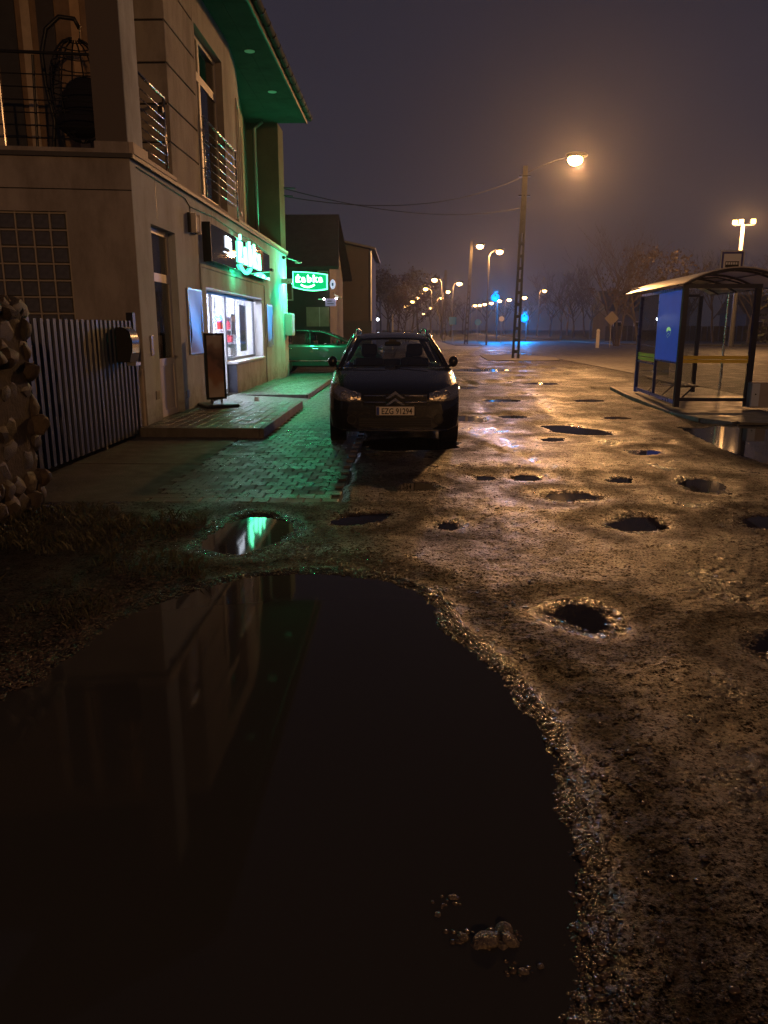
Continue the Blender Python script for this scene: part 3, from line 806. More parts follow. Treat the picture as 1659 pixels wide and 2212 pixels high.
def rack(x0, x1, y, seed, label, pal):
    q = random.Random(seed); s = thing('shop_rack', label, 'shelf', ((x0 + x1) / 2, y, .10))
    MB().box(x0, x1, y + .30, y + .34, .1, 2.0).build('back_panel', M_shelf, s)
    for z in (.22, .56, .90, 1.24, 1.58, 1.92):
        MB().box(x0, x1, y, y + .298, z - .025, z).build('shelf_board', M_shelf, s)
        x = x0 + .01
        while z < 1.9:
            wd = q.uniform(.07, .12); hh = q.uniform(.16, .27)
            if x + wd > x1: break
            c = q.choice(pal); k = MB()
            if q.random() < .4: k.tube([(x + wd / 2, y + .1, z + .001), (x + wd / 2, y + .1, z + hh * .7), (x + wd / 2, y + .1, z + hh * .8), (x + wd / 2, y + .1, z + hh)], [wd * .48, wd * .48, wd * .22, wd * .2], 8)
            else: k.box(x, x + wd, y + .02, y + .22, z + .001, z + hh, bev=.008)
            one('packaged_goods', k, mat('goods %s' % (c,), c, .4), 'small packet or bottle standing on a shelf inside the lit shop', 'groceries', 'goods on the shop shelves'); x += wd + .012
rack(-4.98, -4.60, 20.9, 1, 'narrow rack of red and orange goods in the middle of the shop window', [(.75, .05, .03), (.85, .22, .04), (.8, .08, .10), (.9, .45, .1), (.85, .8, .75)])
rack(-5.02, -4.72, 18.3, 2, 'pale rack of goods behind the glass of the shop door', [(.25, .3, .4), (.8, .8, .85), (.12, .14, .2), (.5, .6, .8)])
mb = MB().box(-5.3, -4.9, 20.42, 20.52, .1, 2.75); mb.build('shop_pillar', M_shelf, B)
MB().box(-4.75, -4.62, 21.52, 21.6, .1, 2.4).build('shop_pillar', M_shelf, B)

# entrance door of the flats
XD = XF - .15
d = MB(); d.box(XD - .03, XD + .03, DY0, DY0 + .11, DZ0, DZ1); d.box(XD - .03, XD + .03, DY1 - .12, DY1, DZ0, DZ1)
for z0, z1 in ((DZ1 - .09, DZ1), (2.36, 2.50), (.98, 1.10), (DZ0, DZ0 + .12)): d.box(XD - .028, XD + .028, DY0 + .11, DY1 - .12, z0, z1)
door = d.build('door', M_white, B)
MB().box(XD - .006, XD + .006, DY0 + .11, DY1 - .12, 2.5, DZ1 - .09).build('transom_pane', GL_win, door)
MB().box(XD - .006, XD + .006, DY0 + .11, DY1 - .12, 1.10, 2.36).build('door_pane', GL_win, door)
MB().box(XD - .012, XD + .012, DY0 + .11, DY1 - .12, DZ0 + .12, .98).build('door_panel', mat('pale door panel', (.60, .56, .50), .5, var=.1, vscale=3), door)
MB().cyl((XD + .03, DY1 - .07, 1.12), (XD + .085, DY1 - .07, 1.12), .014).tube([(XD + .085, DY1 - .06, 1.12), (XD + .085, DY1 - .19, 1.115)], .012).build('handle', M_steel, door)
MB().box(XD - .02, XD - .012, DY0 + .14, DY0 + .62, 1.11, 1.72).build('notice_sheet', mat('notice paper', (.62, .68, .78), .6), door)
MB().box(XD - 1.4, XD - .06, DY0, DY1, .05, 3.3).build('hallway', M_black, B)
MB().box(XF - .149, XF + .03, DY0 - .02, DY1 + .02, .06, DZ0 + .015).build('door_step', M_conc, B)

# ledge between the storeys, dark joint below
MB().box(XF - .25, XF + .06, Y0 - .02, Y1 + .02, 4.001, 4.06).build('ledge', mat('dark flashing', (.06, .055, .05), .6), B)
for y0, y1, z1 in ((Y0 - .01, 12.6, 4.22), (12.602, 14.14, 4.13), (19.28, Y1 + .02, 4.13)):
    MB().box(XF - .3, XF + .075, y0, y1, 4.062, z1, bev=.006).build('coping', M_ledge, B)
# slab under the upper floor
MB().box(XF - 6, XF - .26, 12.3, Y1, 3.9, 4.058).build('floor_slab', M_wall2, B)
# upper floor ---------------------------------------------------------
ZS = 7.86
MB().box(XF - .45, XF, Y0, 12.60, 4.222, ZS).build('corner_pier', M_wall, B)
for z0, z1 in ((4.07, 4.70), (4.70, 5.30), (5.30, 5.93), (5.93, 6.57), (6.57, 7.20), (7.20, ZS)):
    MB().box(XF - 1.9, XF, 14.16, 16.02, z0 + .014, z1 - .014, bev=.012).build('cladding_panel', M_wall2, B)
MB().box(XF - 1.88, XF - .03, 14.19, 16.0, 4.06, ZS - .01).build('wall_core', M_black, B)
# window-door with railing
WX = XF - .18
ww = MB(); ww.box(XF - .35, XF, 16.02, 16.14, 4.06, ZS); ww.box(XF - .35, XF, 18.42, 19.30, 4.06, ZS); ww.box(XF - .35, XF, 16.14, 18.42, 7.22, ZS); ww.box(XF - .35, XF, 16.14, 18.42, 4.06, 4.16)
ww.build('wall', M_wall2, B)
f = MB(); f.box(WX - .03, WX + .03, 16.14, 16.22, 4.16, 7.22); f.box(WX - .03, WX + .03, 18.34, 18.42, 4.16, 7.22); f.box(WX - .03, WX + .03, 16.9, 17.02, 4.16, 7.22)
for z0, z1 in ((7.14, 7.22), (6.40, 6.56), (4.16, 4.28)): f.box(WX - .028, WX + .028, 16.22, 18.34, z0, z1)
fw_ = f.build('balcony_window', M_white, B)
for y0, y1 in ((16.22, 16.9), (17.02, 18.34)):
    for z0, z1 in ((4.28, 6.40), (6.56, 7.14)): MB().box(WX - .006, WX + .006, y0, y1, z0, z1).build('window_pane', GL_win, fw_)
MB().box(WX - .5, WX - .45, 16.0, 18.5, 4.1, 7.3).build('curtain', mat('brown curtain', (.14, .10, .075), .9, var=.4, vscale=3), B)
def railing(y0, y1, x, ztop, zlow, n, name):
    rl = MB().tube([(x, y0 - .04, ztop), (x, y1 + .04, ztop)], .024, 10).build(name, M_steel, B, smooth=True)
    for yy in (y0, y1):
        MB().tube([(x, yy, 4.14), (x, yy, ztop)], .021, 10).tube([(x, yy, zlow + .3), (x - .12, yy, zlow + .3)], .012, 6).build('post', M_steel, rl, smooth=True)
    for k in range(n):
        z = zlow + (ztop - .20 - zlow) * k / (n - 1)
        MB().tube([(x + .002, y0, z), (x + .002, y1, z)], .008, 6).build('bar', M_steel, rl, smooth=True)
railing(16.25, 19.2, XF + .06, 5.60, 4.38, 7, 'railing')
railing(12.62, 13.95, XF - .03, 5.34, 4.30, 7, 'railing')
MB().box(XF - .07, XF + .01, 13.72, 13.84, 5.06, 5.16, bev=.02).build('floodlight', M_dark, B)
# rounded wall behind the terrace
cp = [(-4.02, 19.3), (-4.06, 19.8), (-4.14, 20.5), (-4.26, 21.3), (-4.42, 22.2), (-4.60, 23.2), (-4.78, 24.4), (-4.92, 25.4), (-5.0, 26.12)]
mb = MB(); mb.grid([[(x, y, z) for x, y in cp] for z in (4.06, ZS)]); mb.grid([[(x - .3, y, z) for x, y in cp] for z in (ZS, 4.06)])
mb.build('curved_wall', M_wall2, B, smooth=True)
def narrow_window(y, z0, z1):
    k = max(i for i in range(len(cp)) if cp[i][1] <= y); a, b = Vector(cp[k]), Vector(cp[k + 1]); p = a + (b - a) * ((y - a.y) / (b.y - a.y))
    M = Matrix.Translation((p.x, p.y, 0)) @ Matrix.Rotation(-math.atan2(b.x - a.x, b.y - a.y), 4, 'Z')
    mb = MB()
    for s in (-.36, .36): mb.box(-.03, .035, s - .03, s + .03, z0, z1, M)
    mb.box(-.03, .034, -.33, .33, z1 - .06, z1, M); mb.box(-.03, .034, -.33, .33, z0, z0 + .06, M)
    o = mb.build('window_frame', M_white, B)
    MB().box(-.01, .018, -.33, .33, z0 + .06, z1 - .06, M).build('window_pane', mat('dark pane', (.02, .016, .014), .06), o)
narrow_window(20.6, 4.4, 7.0); narrow_window(22.9, 4.4, 6.9)
MB().tube([(-4.66, 25.75, 4.1), (-4.66, 25.75, 7.6), (-4.4, 25.75, 7.8)], .05, 10).build('downpipe', mat('zinc pipe', (.45, .46, .44), .4, metal=.5), B, smooth=True)
MB().box(-7.5, XF, 26.12, Y1, 4.06, ZS).build('end_wall', M_green, B)
# eaves
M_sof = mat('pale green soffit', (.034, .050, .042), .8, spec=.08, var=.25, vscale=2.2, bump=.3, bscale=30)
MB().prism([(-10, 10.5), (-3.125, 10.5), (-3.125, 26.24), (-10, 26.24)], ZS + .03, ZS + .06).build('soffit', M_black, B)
yk = 10.5
while yk < 26.2:
    y2 = min(yk + 1.31, 26.25)
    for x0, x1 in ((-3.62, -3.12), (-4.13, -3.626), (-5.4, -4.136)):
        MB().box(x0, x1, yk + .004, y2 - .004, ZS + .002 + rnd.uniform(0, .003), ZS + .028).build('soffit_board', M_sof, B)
    yk = y2
MB().box(-3.118, -3.08, 10.5, 26.25, ZS - .03, ZS + .17).build('fascia', M_dark, B)
for y in (16.6, 19.75, 22.9):
    MB().cyl((-3.62, y, ZS - .012), (-3.62, y, ZS + .001), .12, 20).build('soffit_light', mat('frosted glass disc', (.62, .66, .62), .4), B)
gt = []
for i in range(2):
    y = (10.5, 26.3)[i]
    gt.append([(-2.995 + .085 * math.cos(a), y, ZS + .15 + .085 * math.sin(a)) for a in [math.pi + math.pi * k / 10 for k in range(11)]])
g_ = MB(); g_.grid(gt); g_.grid([[(p[0] * 1 + (.006 if p[0] < -2.995 else -.006), p[1], p[2] + .004) for p in r_] for r_ in gt[::-1]])
gut = g_.build('gutter', mat('copper brown gutter', (.05, .042, .036), .85, spec=.1), B, smooth=True)
br = MB(); br.tube([(-2.995 + .092 * math.cos(a), 0, ZS + .15 + .092 * math.sin(a)) for a in [math.pi * .95 + math.pi * 1.1 * k / 10 for k in range(11)]], .011, 6)
bme = br.mesh('gutter_bracket', True); bme.materials.append(M_dark)
yy = 11.0
while yy < 26.3:
    o = bpy.data.objects.new('gutter_bracket', bme); link(o); o.parent = gut
    o.location = ORG[B.name].inverted() @ Vector((0, yy, 0)); yy += .68
# pitched roof above the gutter, ribbed with tile courses
RX, RZ = -3.05, ZS + .2
nt = 24; sl = .62
tile = MB(); rows = []
for i in range(nt + 1):
    pass
prof = []
w_t = .30
k = 0
ycur = 10.5
pts = []
while ycur < 26.3:
    for t in range(6):
        pts.append((ycur + w_t * t / 6, .045 * math.sin(math.pi * t / 6) if t else 0))
    ycur += w_t
rf = MB()
for c in range(14):
    x0, x1 = RX - .34 * c, RX - .34 * (c + 1) - .03
    rf.grid([[(x0, y, RZ + (RX - x0) * sl + b + .03) for y, b in pts], [(x1, y, RZ + (RX - x1) * sl + b) for y, b in pts]])
o = rf.build('roof', mat('dark roof tiles', (.06, .045, .04), .6, var=.3, vscale=4), B)
tag(o, kind='stuff')

# ---- left flank, turned a little towards us: frame u along the wall (away from the corner), w outwards
AX = Vector((-.988, -.153, 0)); NX = Vector((.153, -.988, 0))
MS = Matrix(((AX.x, NX.x, 0, XF), (AX.y, NX.y, 0, Y0), (0, 0, 1, 0), (0, 0, 0, 1)))
def S(mb, u0, u1, w0, w1, z0, z1, bev=0): mb.box(u0, u1, w0, w1, z0, z1, MS, bev); return mb
m = MB(); S(m, .003, .94, -.3, 0, -.1, 3.56); S(m, .94, 2.46, -.3, 0, 3.26, 3.56); S(m, .94, 2.46, -.3, 0, -.1, .86); S(m, 2.46, 6, -.3, 0, -.1, 3.56)
m.build('flank_wall', M_wall2, B)
S(MB(), .003, 6, -.3, .004, 3.575, 4.0).build('flank_wall', M_wall2, B)
S(MB(), .003, 6, -.3, -.012, 3.558, 3.577).build('joint', M_black, B)
S(MB(), -.05, 6, -.3, .05, 4.002, 4.063).build('ledge', MATS['dark flashing'], B)
gb = MB(); 
M_gb = mat('glass block', (.10, .095, .085), .10, spec=.8, bump=.5, bscale=14, var=.3, vscale=9)
bl = S(MB(), -.105, .105, -.10, -.012, -.105, .105).v
blm = MB(); bmx = bmesh.new(); bmesh.ops.create_cube(bmx, size=1)
for v in bmx.verts: v.co = Vector((v.co.x * .215, v.co.y * .09, v.co.z * .215))
bmesh.ops.bevel(bmx, geom=bmx.edges[:], offset=.018, segments=1, affect='EDGES'); blm.bm(bmx)
bme2 = blm.mesh('glass_block'); bme2.materials.append(M_gb)
S(MB(), .943, 2.457, -.16, -.12, .862, 3.258).build('mortar_grid', mat('grey mortar', (.40, .35, .28), .8), B)
gm = MB()
for i in range(7): S(gm, .945 + i * .24, .945 + i * .24 + .022, -.118, -.03, .862, 3.258)
for j in range(11): S(gm, .945, 2.455, -.118, -.034, .862 + j * .237, .862 + j * .237 + .02)
tag(gm.build('mortar_joint', MATS['grey mortar'], B), kind='stuff')
for i in range(6):
    for j in range(10):
        o = bpy.data.objects.new('glass_block', bme2); link(o); o.parent = B
        o.matrix_local = ORG[B.name].inverted() @ MS @ Matrix.Translation((.945 + .131 + i * .24, -.062, .862 + .128 + j * .237)) @ Matrix.Rotation(rnd.uniform(-.03, .03), 4, 'X')
# loggia on the flank
S(MB(), 0, .45, -.42, -.002, 4.222, ZS).build('pier_flank', mat('dark render', (.13, .11, .095), .9, bump=.4, bscale=120), B)
S(MB(), -.01, .47, -.45, .03, 4.065, 4.218).build('pier_base', M_wall2, B)
S(MB(), .45, 6, -.3, .035, 4.066, 4.12).build('coping', M_wall2, B)
bk = S(MB(), .3, 6, -2.15, -2.0, 4.06, ZS).build('loggia_back_wall', mat('brown plaster', (.24, .165, .11), .9, var=.3, vscale=3), B)
for i, (u0, u1, c) in enumerate(((.55, .80, (.50, .46, .40)), (.95, 1.10, (.50, .34, .20)), (1.35, 1.62, (.06, .055, .06)), (1.72, 1.86, (.50, .40, .28)), (1.95, 2.25, (.05, .05, .055)), (2.3, 2.45, (.5, .42, .33)))):
    S(MB(), u0, u1, -1.998, -1.96, 4.07, 7.3).build('shutter_board', mat('board %d' % i, c, .8, var=.2, vscale=5), B)
rl = MB(); rl.tube([MS @ Vector((.45, .0, 5.34)), MS @ Vector((4, .0, 5.34))], .022, 8)
fr_ = rl.build('railing', M_dark, B)
for k in range(7):
    z = 4.24 + .165 * k
    if k < 6: MB().tube([MS @ Vector((.45, -.005, z)), MS @ Vector((4, -.005, z))], .009, 6).build('bar', M_dark, fr_)
MB().tube([MS @ Vector((1.68, .01, 4.1)), MS @ Vector((1.68, .01, 5.32))], .018, 8).build('post', M_steel, fr_)
MB().tube([MS @ Vector((1.27, -.05, 4.12)), MS @ Vector((1.22, -.05, 5.32))], .02, 8).build('post', M_dark, fr_)
# hanging egg chair on the loggia
hc = thing('hanging_chair', 'dark hanging egg chair on a curved stand behind the loggia railing', 'chair', tuple(MS @ Vector((.95, -.6, 4.06))))
ST = [(1.45, 4.09), (1.2, 4.14), (1.14, 4.6), (1.22, 5.1), (1.24, 5.5), (1.15, 5.83), (.95, 6.0), (.74, 5.98), (.68, 5.86)]
MB().tube([MS @ Vector((u, -.6, z)) for u, z in ST], .032, 10).tube([MS @ Vector((.62, -.95, 4.09)), MS @ Vector((1.2, -.6, 4.10)), MS @ Vector((.62, -.25, 4.09))], .026, 8).build('stand', M_dark, hc, smooth=True)
MB().tube([MS @ Vector((.68, -.6, 5.86)), MS @ Vector((.68, -.6, 5.72))], .008, 6).build('chain', M_dark, hc)
M_wick = mat('black wicker', (.016, .016, .024), .6)
eb = MB()
for k in range(14):
    a = 2 * math.pi * k / 14
    if abs(math.cos(a) - 1) < .25: continue
    eb.tube([MS @ Vector((.76 + .40 * math.sin(t) ** .9 * math.cos(a + 2.0), -.6 + .40 * math.sin(t) ** .9 * math.sin(a + 2.0), 5.02 - .70 * math.cos(t))) for t in [math.pi * (.04 + .92 * j / 10) for j in range(11)]], .012, 5)
for j in range(1, 12):
    t = math.pi * j / 12
    eb.tube([MS @ Vector((.76 + .40 * math.sin(t) ** .9 * math.cos(a), -.6 + .40 * math.sin(t) ** .9 * math.sin(a), 5.02 - .70 * math.cos(t))) for a in [2.75 + 4.9 * i / 16 for i in range(17)]], .009, 5)
eb.build('basket', M_wick, hc, smooth=True)
cu = MB(); cu.ell((0, 0, 0), .40, .38, .2, 14, 8, MS @ Matrix.Translation((.72, -.6, 4.58))); cu.ell((0, 0, 0), .36, .14, .38, 14, 8, MS @ Matrix.Translation((.70, -.80, 4.90)))
cu.build('cushion', mat('navy cushion', (.010, .010, .022), .9), hc, smooth=True)

# ---- things fixed to the facade
MB().tube([(XF + .012, 12.2, 3.93), (XF + .012, 14.8, 3.90), (XF + .012, 15.1, 3.80), (XF + .012, 15.1, 3.69)], .009, 5).tube([(XF + .012, 15.1, 3.80), (XF + .012, 17.0, 3.86), (XF + .012, 19.5, 3.80), (XF + .012, 21.0, 3.84), (XF + .012, 23.4, 3.72), (XF + .012, 23.4, 3.33)], .009, 5).build('cable', M_dark, B)
for y, z in ((12.52, .55), (14.3, .42)): MB().box(XF + .001, XF + .012, y - .09, y + .09, z - .07, z + .07, bev=.003).build('vent_grille', mat('grey vent', (.2, .2, .2), .5), B)
for y in (13.1, 16.8, 20.4, 24.9): MB().box(XF + .0005, XF + .003, y - .004, y + .004, 2.9 if 16 < y < 22 else 3.3, 3.99).build('render_crack', M_dark, B)
MT = lambda y, z, x=XF: Matrix(((0, 0, 1, x), (1, 0, 0, y), (0, 1, 0, z), (0, 0, 0, 1)))     # text plane facing the street
wl_ = thing('wall_lamp', 'unlit box shaped wall lamp between the flat door and the shop sign', 'lamp', (XF, 15.1, 3.5))
MB().box(XF + .001, XF + .05, 14.92, 15.36, 3.33, 3.68, bev=.01).build('back_plate', M_dark, wl_)
MB().box(XF + .051, XF + .13, 15.02, 15.30, 3.36, 3.65, bev=.03).build('diffuser', mat('opal glass', (.6, .58, .55), .15), wl_)
for y in (15.0, 15.32): MB().box(XF + .051, XF + .145, y - .015, y + .015, 3.335, 3.675).build('frame_bar', M_white, wl_)
# sign above the window
GRN = (.04, 1.0, .38)
sg = thing('shop_sign', 'long dark fascia sign above the shop window with glowing white and green letters', 'sign', (XF, 19.4, 3.27))
M_sign = mat('glossy dark green panel', (.012, .03, .026), .02, spec=.6)
MB().box(XF + .001, XF + .16, 16.02, 22.86, 2.92, 3.63, bev=.01).build('panel', M_sign, sg)
MB().box(XF + .001, XF + .165, 15.96, 16.018, 2.90, 3.65).build('end_cap', M_black, sg)
E_let = emitter('sign letter glow', (.14, 1.0, .50), 8.5)
E_let2 = emitter('sign small letter glow', (.80, .88, 1.0), 3)
E_smile = emitter('sign smile glow', (.06, 1.0, .45), 6)
MB().add(*(lambda t: (t.v, t.f))(text_mb('Mój', .34, .012, MT(17.55, 3.30, XF + .175), .004))).build('lettering', E_let2, sg)
MB().box(XF + .162, XF + .18, 17.1, 18.05, 3.185, 3.20).build('underline', E_let2, sg)
yL = 18.45
for ch, wdt in (('ż', .56), ('a', .60), ('b', .62), ('k', .58), ('a', .60)):
    text_mb(ch, .78, .02, MT(yL + wdt / 2, 3.12, XF + .185), .020).build('letter', E_let, sg); yL += wdt
MB().tube([(XF + .19, 19.25 + .62 * t, 3.03 - .13 * (1 - t * t)) for t in [-1 + .2 * i for i in range(11)]], .038, 8).build('smile', E_smile, sg, smooth=True)
# unseen point lamp added below the letters to wash the wall under the sign green
lamp('sign_glow', (XF + .22, 18.6, 2.84), GRN, 7, sg, .05)
# posters
def poster_mat(name, stops, sc_=1.6):
    if name in MATS: return MATS[name]
    m = bpy.data.materials.new(name); m.use_nodes = True; n, l = m.node_tree.nodes, m.node_tree.links; b = n['Principled BSDF']
    tc = n.new('ShaderNodeTexCoord'); mp = n.new('ShaderNodeMapping'); mp.inputs['Rotation'].default_value = (0, .5, .6)
    t = n.new('ShaderNodeTexNoise'); t.inputs['Scale'].default_value = sc_; t.inputs['Detail'].default_value = 1
    sz = n.new('ShaderNodeSeparateXYZ'); l.new(tc.outputs['Object'], sz.inputs[0])
    m1 = n.new('ShaderNodeMath'); m1.operation = 'MULTIPLY_ADD'; m1.inputs[1].default_value = .8; l.new(sz.outputs['Z'], m1.inputs[0])
    m0 = n.new('ShaderNodeMath'); m0.operation = 'MULTIPLY_ADD'; m0.inputs[1].default_value = .34; l.new(sz.outputs['Y'], m0.inputs[0])
    m3 = n.new('ShaderNodeMath'); m3.operation = 'MULTIPLY_ADD'; m3.inputs[1].default_value = .5; m3.inputs[2].default_value = -.25; l.new(t.outputs['Fac'], m3.inputs[0]); l.new(m3.outputs[0], m0.inputs[2]); l.new(m0.outputs[0], m1.inputs[2])
    r = n.new('ShaderNodeValToRGB'); r.color_ramp.interpolation = 'EASE'
    while len(r.color_ramp.elements) < len(stops): r.color_ramp.elements.new(.5)
    for e, (p, c) in zip(r.color_ramp.elements, stops): e.position = p; e.color = (*c, 1)
    l.new(tc.outputs['Object'], mp.inputs[0]); l.new(mp.outputs[0], t.inputs['Vector']); l.new(m1.outputs[0], r.inputs['Fac']); l.new(r.outputs[0], b.inputs['Base Color'])
    b.inputs['Roughness'].default_value = .3; MATS[name] = m; return m
def poster(y0, y1, z0, z1, pm_, label, wavy):
    p = thing('poster_frame', label, 'poster', (XF, (y0 + y1) / 2, z0))
    f = MB()
    f.box(XF + .001, XF + .03, y0, y1, z0, z0 + .03); f.box(XF + .001, XF + .03, y0, y1, z1 - .03, z1); f.box(XF + .001, XF + .03, y1 - .03, y1, z0 + .03, z1 - .03); f.box(XF + .001, XF + .03, y0, y0 + .03, z0 + .03, z1 - .03)
    f.build('frame', mat('silver frame', (.55, .56, .56), .3, metal=.7), p)
    MB().box(XF + .001, XF + .008, y0 + .03, y1 - .03, z0 + .03, z1 - .03).build('backing', M_black, p)
    rows = []
    for k in range(17):
        t = k / 16; z = z0 + .03 + (z1 - z0 - .06) * t
        bow = wavy * (.5 - .5 * math.cos(2 * math.pi * t)) * (.7 + .3 * math.sin(9 * t))
        rows.append([(XF + .022 + .010 * math.sin(5 * t + 3 * s), y0 + .03 + bow * (1 - s) + (y1 - y0 - .06) * s * 1.0, z) for s in (0, .25, .5, .75, 1)])
    MB().grid(rows).build('poster_sheet', pm_, p, smooth=True)
pmA = poster_mat('poster print A', [(.0, (.46, .42, .46)), (.24, (.45, .46, .55)), (.44, (.10, .36, .62)), (.60, (.25, .46, .5)), (.72, (.50, .47, .17)), (.95, (.5, .52, .45))])
pmB = poster_mat('poster print B', [(.0, (.42, .42, .26)), (.20, (.30, .42, .28)), (.34, (.05, .38, .62)), (.9, (.12, .48, .66))], .8)
poster(14.58, 15.57, 1.13, 2.33, pmA, 'framed poster with curling edge between the flat door and the shop entrance', .20)
poster(22.95, 23.88, 1.08, 2.28, pmB, 'narrow framed blue poster right of the lit shop window', .0)
# intercom by the flat door
one('intercom', MB().box(XF + .001, XF + .02, 12.32, 12.44, 1.18, 1.50, bev=.012), mat('intercom plate', (.36, .31, .26), .4, metal=.3), 'small oblong intercom plate beside the flat door', 'intercom')
# camera, floodlight, cabinet, at the far corner
ca = thing('security_camera', 'small dark security camera on the wall right of the sign', 'camera', (XF, 23.4, 3.28))
MB().box(XF + .001, XF + .06, 23.36, 23.46, 3.25, 3.33).tube([(XF + .06, 23.41, 3.29), (XF + .12, 23.41, 3.27)], .015).build('bracket', M_black, ca)
MB().box(XF + .10, XF + .17, 23.2, 23.5, 3.22, 3.30, bev=.02).build('camera_body', M_black, ca)
fl = thing('arm_floodlight', 'thin lamp on an arm at the far corner of the shop above the hanging sign', 'lamp', (XF, 26.6, 3.85))
MB().tube([(XF, 26.3, 3.87), (XF + .12, 26.3, 3.86), (XF + .52, 26.45, 3.74)], .02, 8).build('arm', M_steel, fl)
MB().box(XF + .40, XF + .62, 26.40, 26.50, 3.69, 3.735, bev=.01).build('lamp_head', M_steel, fl)
MB().box(XF + .02, XF + .1, 26.2, 26.32, 3.80, 3.90, bev=.01).build('junction_box', M_dark, fl)
eb_ = thing('meter_cabinet', 'pale wall cabinet on the far corner of the shop below the hanging sign', 'cabinet', (XF, 26.7, 1.4))
MB().box(XF + .001, XF + .24, 26.45, 27.1, 1.37, 2.1, bev=.015).build('cabinet_box', M_pvc, eb_)
MB().box(XF + .241, XF + .25, 26.5, 27.05, 1.42, 2.05).build('cabinet_door', M_white, eb_)
# projecting sign
ps = thing('hanging_sign', 'glowing green shop sign projecting from the far corner of the building', 'sign', (XF, 26.0, 3.1))
MB().box(XF + .001, XF + .36, 25.97, 26.03, 3.02, 3.18).build('bracket', M_steel, ps)
SX0, SX1 = -3.62, -2.50
def sgn(e, y0, y1, mat_, nm):
    pts = []
    zt, zb = 3.40 - e, 2.86 + e
    x0, x1 = SX0 + e, SX1 - e
    n = 16
    for k in range(n + 1):
        t = k / n; pts.append((x0 + (x1 - x0) * t, zt + .02 * math.sin(math.pi * t) - .09 * t))
    for k in range(n + 1):
        t = 1 - k / n; pts.append((x0 + (x1 - x0) * t, zb - .075 * math.sin(math.pi * t) - .02 * t + .04 * (1 - t)))
    mb = MB(); mb.prism([(x, z) for x, z in pts], 0, 1, Matrix(((1, 0, 0, 0), (0, 0, y1 - y0, y0), (0, 1, 0, 0), (0, 0, 0, 1))))
    return mb.build(nm, mat_, ps)
E_body = emitter('sign green box', (.002, .42, .12), 1.6)
E_rim = emitter('sign green rim', (.10, 1.0, .42), 5.5)
E_word = emitter('sign word glow', (.45, 1.0, .72), 7.0)
sgn(0.0, 25.92, 26.08, E_rim, 'light_box')
sgn(0.028, 25.905, 25.919, E_body, 'face_panel'); sgn(0.028, 26.081, 26.095, E_body, 'face_panel')
MF = lambda x, z, y: Matrix(((1, 0, 0, x), (0, 0, -1, y), (0, 1, 0, z), (0, 0, 0, 1)))
MBk = lambda x, z, y: Matrix(((-1, 0, 0, x), (0, 0, 1, y), (0, 1, 0, z), (0, 0, 0, 1)))
xL = -3.52
for ch, wdt in (('ż', .155), ('a', .175), ('b', .175), ('k', .165), ('a', .175)):
    text_mb(ch, .30, .004, MF(xL + wdt / 2, 3.07, 25.90), .011).build('letter', E_word, ps)
    text_mb(ch, .30, .004, MBk(-6.10 - xL - wdt / 2, 3.07, 26.10), .011).build('letter', E_word, ps)
    xL += wdt + .012
MB().tube([(-3.13 + .22 * t, 25.90, 2.985 - .075 * (1 - t * t)) for t in [-1 + .2 * i for i in range(11)]], .026, 8).build('smile', E_word, ps, smooth=True)
lamp('sign_glow', (-3.05, 25.55, 3.08), GRN, 80, ps, .25)  # unseen point lamps added for the green light around the sign
lamp('sign_glow', (-3.05, 26.45, 3.08), GRN, 110, ps, .25)
lamp('sign_glow', (-3.70, 26.45, 3.08), GRN, 290, ps, .08)

# pavement advertising board
ab = thing('pavement_sign', 'black framed pavement sign on a low black foot beside the shop door', 'sign', (-3.35, 14.9, .135))
p0, p1 = G(449, 862, .30), G(482, 858, .30)
yb_ = PX(449, 862, -3.42).y
bx0 = Vector((-3.36, 14.75, 0)); ax = Vector((.47, .30, 0)).normalized()
MA = Matrix(((ax.x, -ax.y, 0, -3.77), (ax.y, ax.x, 0, 14.78), (0, 0, 1, .135), (0, 0, 0, 1)))
f = MB()
f.box(0, .38, -.03, .03, .14, .18, MA); f.box(0, .38, -.03, .03, 1.34, 1.38, MA); f.box(0, .035, -.029, .029, .18, 1.34, MA); f.box(.345, .38, -.029, .029, .18, 1.34, MA)
f.build('frame', M_black, ab)
pmC = poster_mat('poster print C', [(.0, (.55, .50, .44)), (.24, (.46, .38, .30)), (.42, (.34, .18, .10)), (.58, (.26, .14, .10)), (.68, (.13, .08, .065)), (.88, (.26, .17, .13)), (.97, (.45, .38, .32))], 4.5)
MB().box(.036, .344, -.02, .02, .181, 1.339, MA).build('poster_sheet', pmC, ab)
for u in (.09, .29): MB().box(u - .02, u + .02, -.02, .02, .05, .14, MA).build('leg', M_steel, ab)
MB().box(-.12, .52, -.36, .36, .0, .06, MA, bev=.025).build('foot', mat('black rubber', (.02, .02, .02), .35), ab)
# small bollard stud on the platform
one('floor_stud', MB().tube([(-3.1, 16.25, .08), (-3.1, 16.25, .15), (-3.1, 16.25, .20)], [.05, .05, .04], 12), M_white, 'small pale cup shaped stud on the walk before the shop window', 'stud')

